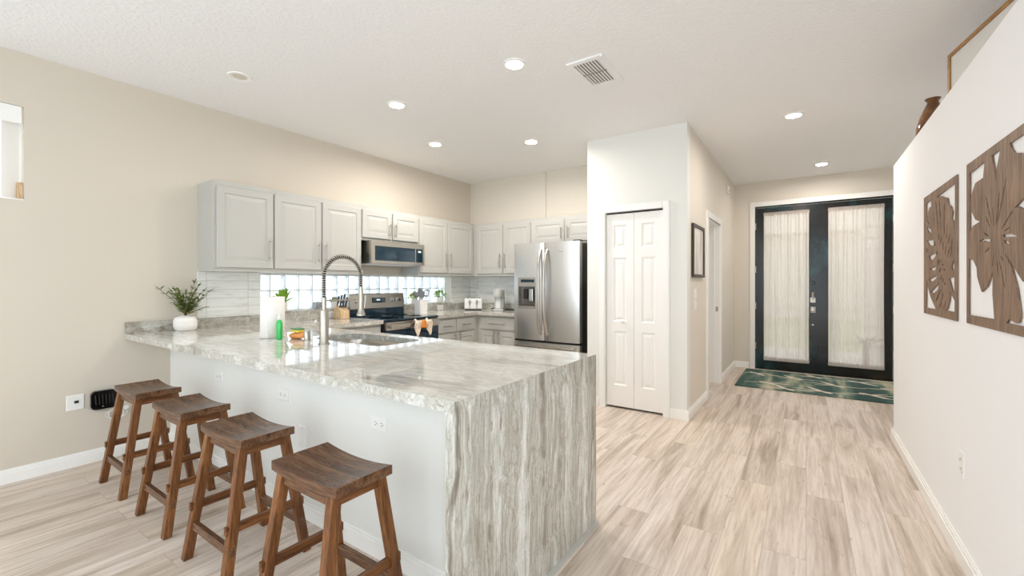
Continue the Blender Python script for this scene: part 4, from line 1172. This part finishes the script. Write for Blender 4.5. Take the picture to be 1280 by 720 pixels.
SMALL_HOLES= [[(3.275,1.767),(2.903,1.778),(2.902,1.548),(2.918,1.595),(2.962,1.613),(2.947,1.645),(2.971,1.674),(3.015,1.691),(3.034,1.726),(3.078,1.738),(3.095,1.729),(3.115,1.747),(3.173,1.76),(3.206,1.76),(3.24,1.767)],[(3.502,1.769),(3.367,1.772),(3.382,1.752),(3.372,1.723),(3.415,1.737),(3.449,1.717),(3.47,1.684),(3.5,1.641)],[(3.275,1.757),(3.276,1.73),(3.257,1.665),(3.23,1.601),(3.211,1.572),(3.21,1.599),(3.228,1.662),(3.254,1.728)],[(3.197,1.749),(3.199,1.722),(3.186,1.658),(3.167,1.594),(3.151,1.567),(3.15,1.593),(3.162,1.656),(3.182,1.72)],[(3.095,1.719),(3.103,1.694),(3.106,1.633),(3.102,1.572),(3.093,1.545),(3.084,1.57),(3.081,1.63),(3.086,1.692)],[(3.028,1.613),(3.038,1.6),(3.05,1.568),(3.057,1.535),(3.054,1.52),(3.044,1.533),(3.032,1.566),(3.026,1.598)],[(3.327,1.699),(3.331,1.686),(3.324,1.652),(3.308,1.619),(3.294,1.604),(3.29,1.617),(3.297,1.65),(3.313,1.684)],[(3.475,1.673),(3.479,1.667),(3.466,1.654),(3.442,1.641),(3.423,1.636),(3.419,1.641),(3.432,1.654),(3.455,1.667)],[(2.99,1.546),(3.001,1.538),(3.014,1.519),(3.021,1.5),(3.019,1.49),(3.008,1.498),(2.995,1.517),(2.988,1.537)],[(3.206,1.564),(3.217,1.559),(3.222,1.546),(3.217,1.533),(3.206,1.527),(3.195,1.531),(3.191,1.544),(3.195,1.557)],[(3.151,1.55),(3.164,1.544),(3.174,1.527),(3.176,1.51),(3.169,1.501),(3.156,1.508),(3.146,1.524),(3.144,1.542)],[(3.298,1.531),(3.309,1.528),(3.312,1.517),(3.304,1.507),(3.291,1.501),(3.281,1.505),(3.278,1.515),(3.286,1.526)],[(2.943,1.521),(2.958,1.507),(2.975,1.473),(2.984,1.438),(2.98,1.423),(2.966,1.437),(2.949,1.471),(2.94,1.505)],[(2.996,1.483),(3.01,1.475),(3.027,1.454),(3.037,1.433),(3.034,1.422),(3.02,1.431),(3.002,1.452),(2.993,1.473)],[(3.115,1.514),(3.126,1.507),(3.133,1.489),(3.132,1.471),(3.124,1.462),(3.113,1.469),(3.106,1.487),(3.107,1.505)],[(3.058,1.493),(3.07,1.486),(3.081,1.467),(3.085,1.447),(3.078,1.438),(3.066,1.446),(3.055,1.465),(3.052,1.484)],[(3.497,1.631),(3.384,1.604),(3.372,1.582),(3.41,1.583),(3.47,1.61)],[(3.502,1.56),(3.462,1.547),(3.322,1.539),(3.322,1.513),(3.372,1.505),(3.449,1.528)],[(3.502,1.512),(3.47,1.497),(3.449,1.474),(3.497,1.483)],[(3.436,1.455),(3.263,1.466),(3.275,1.45),(3.335,1.432),(3.397,1.429)],[(3.41,1.381),(3.263,1.392),(3.275,1.374),(3.322,1.365),(3.384,1.371)],[(3.436,1.32),(3.24,1.343),(3.263,1.325),(3.322,1.31),(3.397,1.308)],[(3.397,1.247),(3.202,1.299),(3.229,1.264),(3.298,1.246),(3.372,1.24)],[(2.911,1.423),(2.911,1.365),(2.952,1.36),(2.962,1.379),(2.94,1.404)],[(3.009,1.323),(2.911,1.327),(2.911,1.248),(2.943,1.258),(2.99,1.304)],[(2.984,1.257),(2.962,1.242),(2.907,1.213),(2.907,1.16),(3.078,1.159),(3.034,1.17),(2.999,1.21)],[(3.497,1.33),(3.462,1.28),(3.397,1.22),(3.31,1.175),(3.275,1.155),(3.502,1.153)],[(3.252,1.474),(3.261,1.471),(3.262,1.463),(3.253,1.454),(3.24,1.451),(3.231,1.454),(3.23,1.462),(3.239,1.47)],[(3.151,1.271),(3.179,1.261),(3.226,1.235),(3.266,1.207),(3.275,1.194),(3.245,1.205),(3.197,1.232),(3.159,1.259)],[(3.109,1.25),(3.134,1.237),(3.171,1.205),(3.199,1.172),(3.202,1.157),(3.176,1.171),(3.138,1.204),(3.111,1.236)],[(3.062,1.213),(3.079,1.205),(3.099,1.187),(3.112,1.169),(3.109,1.161),(3.092,1.169),(3.072,1.187),(3.06,1.205)],[(3.206,1.429),(3.22,1.424),(3.231,1.412),(3.232,1.399),(3.224,1.393),(3.21,1.398),(3.2,1.41),(3.198,1.423)],[(3.167,1.427),(3.174,1.425),(3.177,1.418),(3.174,1.411),(3.167,1.408),(3.159,1.41),(3.156,1.417),(3.159,1.424)],[(3.13,1.401),(3.138,1.399),(3.14,1.393),(3.135,1.388),(3.126,1.386),(3.119,1.388),(3.117,1.393),(3.121,1.398)],[(3.099,1.375),(3.107,1.373),(3.109,1.368),(3.104,1.363),(3.095,1.361),(3.087,1.363),(3.084,1.368),(3.09,1.373)],[(3.162,1.38),(3.177,1.377),(3.195,1.368),(3.205,1.358),(3.202,1.352),(3.186,1.356),(3.168,1.365),(3.159,1.374)],[(3.141,1.346),(3.154,1.342),(3.168,1.33),(3.174,1.318),(3.169,1.313),(3.155,1.317),(3.141,1.328),(3.135,1.34)],[(3.115,1.326),(3.126,1.322),(3.135,1.312),(3.137,1.301),(3.13,1.296),(3.119,1.3),(3.11,1.311),(3.109,1.321)],[(3.082,1.304),(3.09,1.301),(3.094,1.295),(3.09,1.288),(3.082,1.285),(3.075,1.288),(3.071,1.295),(3.075,1.301)]]
BIG_HOLES= [[(2.679,1.776),(2.485,1.785),(2.503,1.723),(2.6,1.72),(2.658,1.674),(2.658,1.613),(2.6,1.566),(2.541,1.551),(2.63,1.543),(2.679,1.521)],[(2.406,1.789),(2.317,1.789),(2.352,1.728),(2.365,1.681),(2.378,1.722)],[(2.23,1.788),(2.064,1.787),(2.058,1.705),(2.11,1.722),(2.143,1.733),(2.188,1.744),(2.209,1.761)],[(2.058,1.589),(2.11,1.58),(2.188,1.555),(2.156,1.556),(2.11,1.541),(2.076,1.527),(2.058,1.515)],[(2.476,1.65),(2.47,1.631),(2.447,1.587),(2.421,1.543),(2.406,1.525),(2.411,1.543),(2.433,1.586),(2.46,1.63)],[(2.398,1.592),(2.399,1.58),(2.393,1.551),(2.385,1.522),(2.378,1.51),(2.377,1.522),(2.382,1.55),(2.391,1.579)],[(2.321,1.641),(2.33,1.623),(2.345,1.579),(2.356,1.533),(2.357,1.513),(2.347,1.532),(2.332,1.576),(2.322,1.621)],[(2.251,1.686),(2.268,1.664),(2.301,1.608),(2.332,1.549),(2.341,1.523),(2.322,1.548),(2.288,1.605),(2.259,1.662)],[(2.476,1.566),(2.471,1.558),(2.453,1.538),(2.431,1.519),(2.418,1.511),(2.422,1.519),(2.44,1.538),(2.462,1.558)],[(2.195,1.552),(2.214,1.545),(2.254,1.525),(2.292,1.504),(2.305,1.493),(2.284,1.501),(2.244,1.522),(2.208,1.542)],[(2.56,1.469),(2.503,1.477),(2.423,1.47),(2.423,1.455),(2.503,1.469)],[(2.29,1.474),(2.216,1.471),(2.162,1.456),(2.216,1.46),(2.287,1.465)],[(2.281,1.456),(2.244,1.447),(2.223,1.432),(2.275,1.441)],[(2.69,1.406),(2.63,1.397),(2.584,1.364),(2.576,1.324),(2.522,1.263),(2.458,1.286),(2.394,1.346),(2.398,1.257),(2.378,1.162),(2.69,1.16)],[(2.28,1.412),(2.195,1.355),(2.118,1.304),(2.076,1.299),(2.058,1.301),(2.058,1.157),(2.258,1.157),(2.237,1.172),(2.175,1.163),(2.149,1.168),(2.137,1.19),(2.165,1.278),(2.216,1.356)],[(2.494,1.501),(2.488,1.496),(2.467,1.487),(2.444,1.479),(2.431,1.477),(2.437,1.482),(2.457,1.491),(2.48,1.499)],[(2.428,1.438),(2.44,1.436),(2.46,1.431),(2.477,1.424),(2.481,1.419),(2.469,1.421),(2.448,1.426),(2.432,1.433)],[(2.349,1.383),(2.35,1.374),(2.346,1.352),(2.339,1.331),(2.333,1.322),(2.332,1.331),(2.335,1.352),(2.343,1.374)],[(2.33,1.388),(2.324,1.37),(2.304,1.331),(2.282,1.292),(2.27,1.277),(2.275,1.293),(2.294,1.332),(2.317,1.371)],[(2.314,1.398),(2.313,1.395),(2.303,1.387),(2.291,1.38),(2.283,1.377),(2.284,1.381),(2.294,1.389),(2.306,1.396)],[(2.223,1.495),(2.233,1.495),(2.254,1.492),(2.274,1.488),(2.281,1.485),(2.27,1.485),(2.248,1.488),(2.229,1.492)],[(2.305,1.48),(2.308,1.473),(2.307,1.455),(2.302,1.437),(2.296,1.429),(2.293,1.436),(2.295,1.454),(2.3,1.472)],[(2.384,1.408),(2.39,1.401),(2.396,1.385),(2.399,1.368),(2.398,1.361),(2.392,1.368),(2.386,1.384),(2.383,1.401)]]

def art(label, y0, y1, z0, z1, holes):
    # outlines are (y, z) on the wall; the plate stands 10 mm proud of it
    k_ = .594/.588; sc_ = lambda p: (p[0]*k_, 1.3+(p[1]-1.3)*k_)
    holes = [[sc_(p) for p in h] for h in holes]; (y0, z0), (y1, z1) = sc_((y0, z0)), sc_((y1, z1))
    m = cut_plate('panel', [[(y0, z0), (y1, z0), (y1, z1), (y0, z1)]]+holes, lambda u, v, d: (.6-d, u, v), .0015, .007)
    t = thing('carved_panel', label, 'wall art', (.59, (y0+y1)/2, z0), 'cut-out wooden wall panels')
    obj('panel', m, M_art, t)
    o = M()
    for y in (y0+.012, y1-.012):
        for z in (z0+.012, z1-.012): o.box(.5986, .59995, y-.006, y+.006, z-.006, z+.006)
    obj('spacers', o, M_dark, t)
art('square brown cut-out wood panel of a palm leaf, left one on the right wall', 2.868, 3.564, 1.118, 1.812, SMALL_HOLES)
art('square brown cut-out wood panel of a large flower, right one on the right wall', 2.035, 2.720, 1.122, 1.822, BIG_HOLES)

t = thing('ledge_picture', 'large wood-framed canvas standing on the ledge above the right wall', 'picture', (.72, 3.62, 2.273))
u_ = Vector((.18, -.98, 0)).normalized(); n_ = Vector((u_.y, -u_.x, 0))
p0 = Vector((.72, 3.62, 2.2735)); LN, HT = 1.02, .39
fn = lambda u, v, d: tuple(p0+u_*u+n_*(-d)+Vector((0, 0, v)))
m = M()
for a, b, c, d in ((0, .022, 0, HT), (LN-.022, LN, 0, HT), (.022, LN-.022, 0, .022), (.022, LN-.022, HT-.022, HT)):
    m.prism([(a, c), (b, c), (b, d), (a, d)], fn, -.02, .02)
obj('frame', m, M_oak, t)
obj('canvas', M().prism([(.022, .022), (LN-.022, .022), (LN-.022, HT-.022), (.022, HT-.022)], fn, -.012, .012), mat('canvas white', (226, 224, 220), .8), t)

def m_amber():
    m = mat('amber glaze', None, .12, Coat_Weight=.6)
    n = noise(m, coords(m, (1, 1, 1), 'Object'), 9, 4, .6, .8)
    lk(m, ramp(m, n, [(.3, (66, 38, 18)), (.5, (112, 68, 28)), (.7, (150, 96, 42))]), P(m).inputs['Base Color'])
    return m
vx, vy = .75, 4.26
t = thing('vase', 'amber brown glazed vase with narrow neck on the ledge by the hall', 'vase', (vx, vy, 2.273))
obj('body', M().lathe([(0, 0), (.055, 0), (.075, .03), (.092, .10), (.090, .15), (.072, .22), (.046, .285), (.033, .315), (.032, .328), (.045, .345), (.043, .349), (.028, .334), (.027, .31), (0, .30)], (vx, vy, 2.2725), 40), m_amber(), t, smooth=40)

# ------------------------------------------------------------------ entry runner
def m_rug():
    m = mat('teal runner', None, .95)
    n1 = noise(m, coords(m, (3.2, .45, 1)), 1.3, 2, .5, .3); n2 = noise(m, coords(m, (30, 110, 1)), 1, 4, .75)
    s = math_(m, 'ADD', n1, math_(m, 'MULTIPLY', math_(m, 'SUBTRACT', n2, .5), .5))
    c = ramp(m, s, [(.34, (40, 70, 66)), (.48, (62, 94, 88)), (.56, (112, 130, 114)), (.64, (178, 176, 150)), (.72, (196, 190, 166))])
    lk(m, c, P(m).inputs['Base Color'])
    bump(m, n2, .3, .004)
    return m
t = thing('entry_rug', 'teal and cream runner rug with starfish figures before the front doors', 'rug', (.21, 6.78, 0))
RX_0, RX_1, RY0, RY1 = -.752, 1.19, 6.10, 7.40
obj('pile', M().box(RX_0, RX_1, RY0, RY1, .0005, .011), m_rug(), t, bevel=.003)
M_cream = mat('cream yarn', (226, 214, 196), .95)
rd = random.Random(21)
obj('border', M().box(RX_0+.004, RX_1-.004, RY1-.035, RY1-.012, .0108, .0118), M_cream, t)
spots = [(-.42, 6.45), (-.12, 6.95), (.16, 6.30), (.30, 6.75), (.60, 6.42), (.85, 6.85), (-.60, 7.05), (.1, 7.2), (.55, 7.15), (.95, 6.3), (-.2, 6.22)]
for cx_, cy_ in spots:
    m = M()
    a0 = rd.choice((-.12, .1, .25, 3.0)); sc = rd.uniform(.85, 1.2)
    for da, ln, wd in ((0, .30, .010), (3.25, .26, .009), (.45, .20, .009), (2.6, .10, .030), (5.6, .19, .026)):
        a = a0+da; d = Vector((math.cos(a), math.sin(a)*1.1, 0)); nn_ = Vector((-d.y, d.x, 0)).normalized()
        e = Vector((cx_, cy_, 0))+d*ln*sc
        e.x = min(max(e.x, RX_0+.02), RX_1-.02); e.y = min(max(e.y, RY0+.02), RY1-.02)
        o_ = Vector((cx_, cy_, 0)); mid = o_.lerp(e, .5)
        pl = [o_-nn_*wd*.7, mid-nn_*wd, e-nn_*wd*.3, e+nn_*wd*.3, mid+nn_*wd, o_+nn_*wd*.7]
        m.prism([(p.x, p.y) for p in pl], lambda u, v, q: (u, v, q), .0109, .0125)
    obj('starfish', m, M_cream, t)
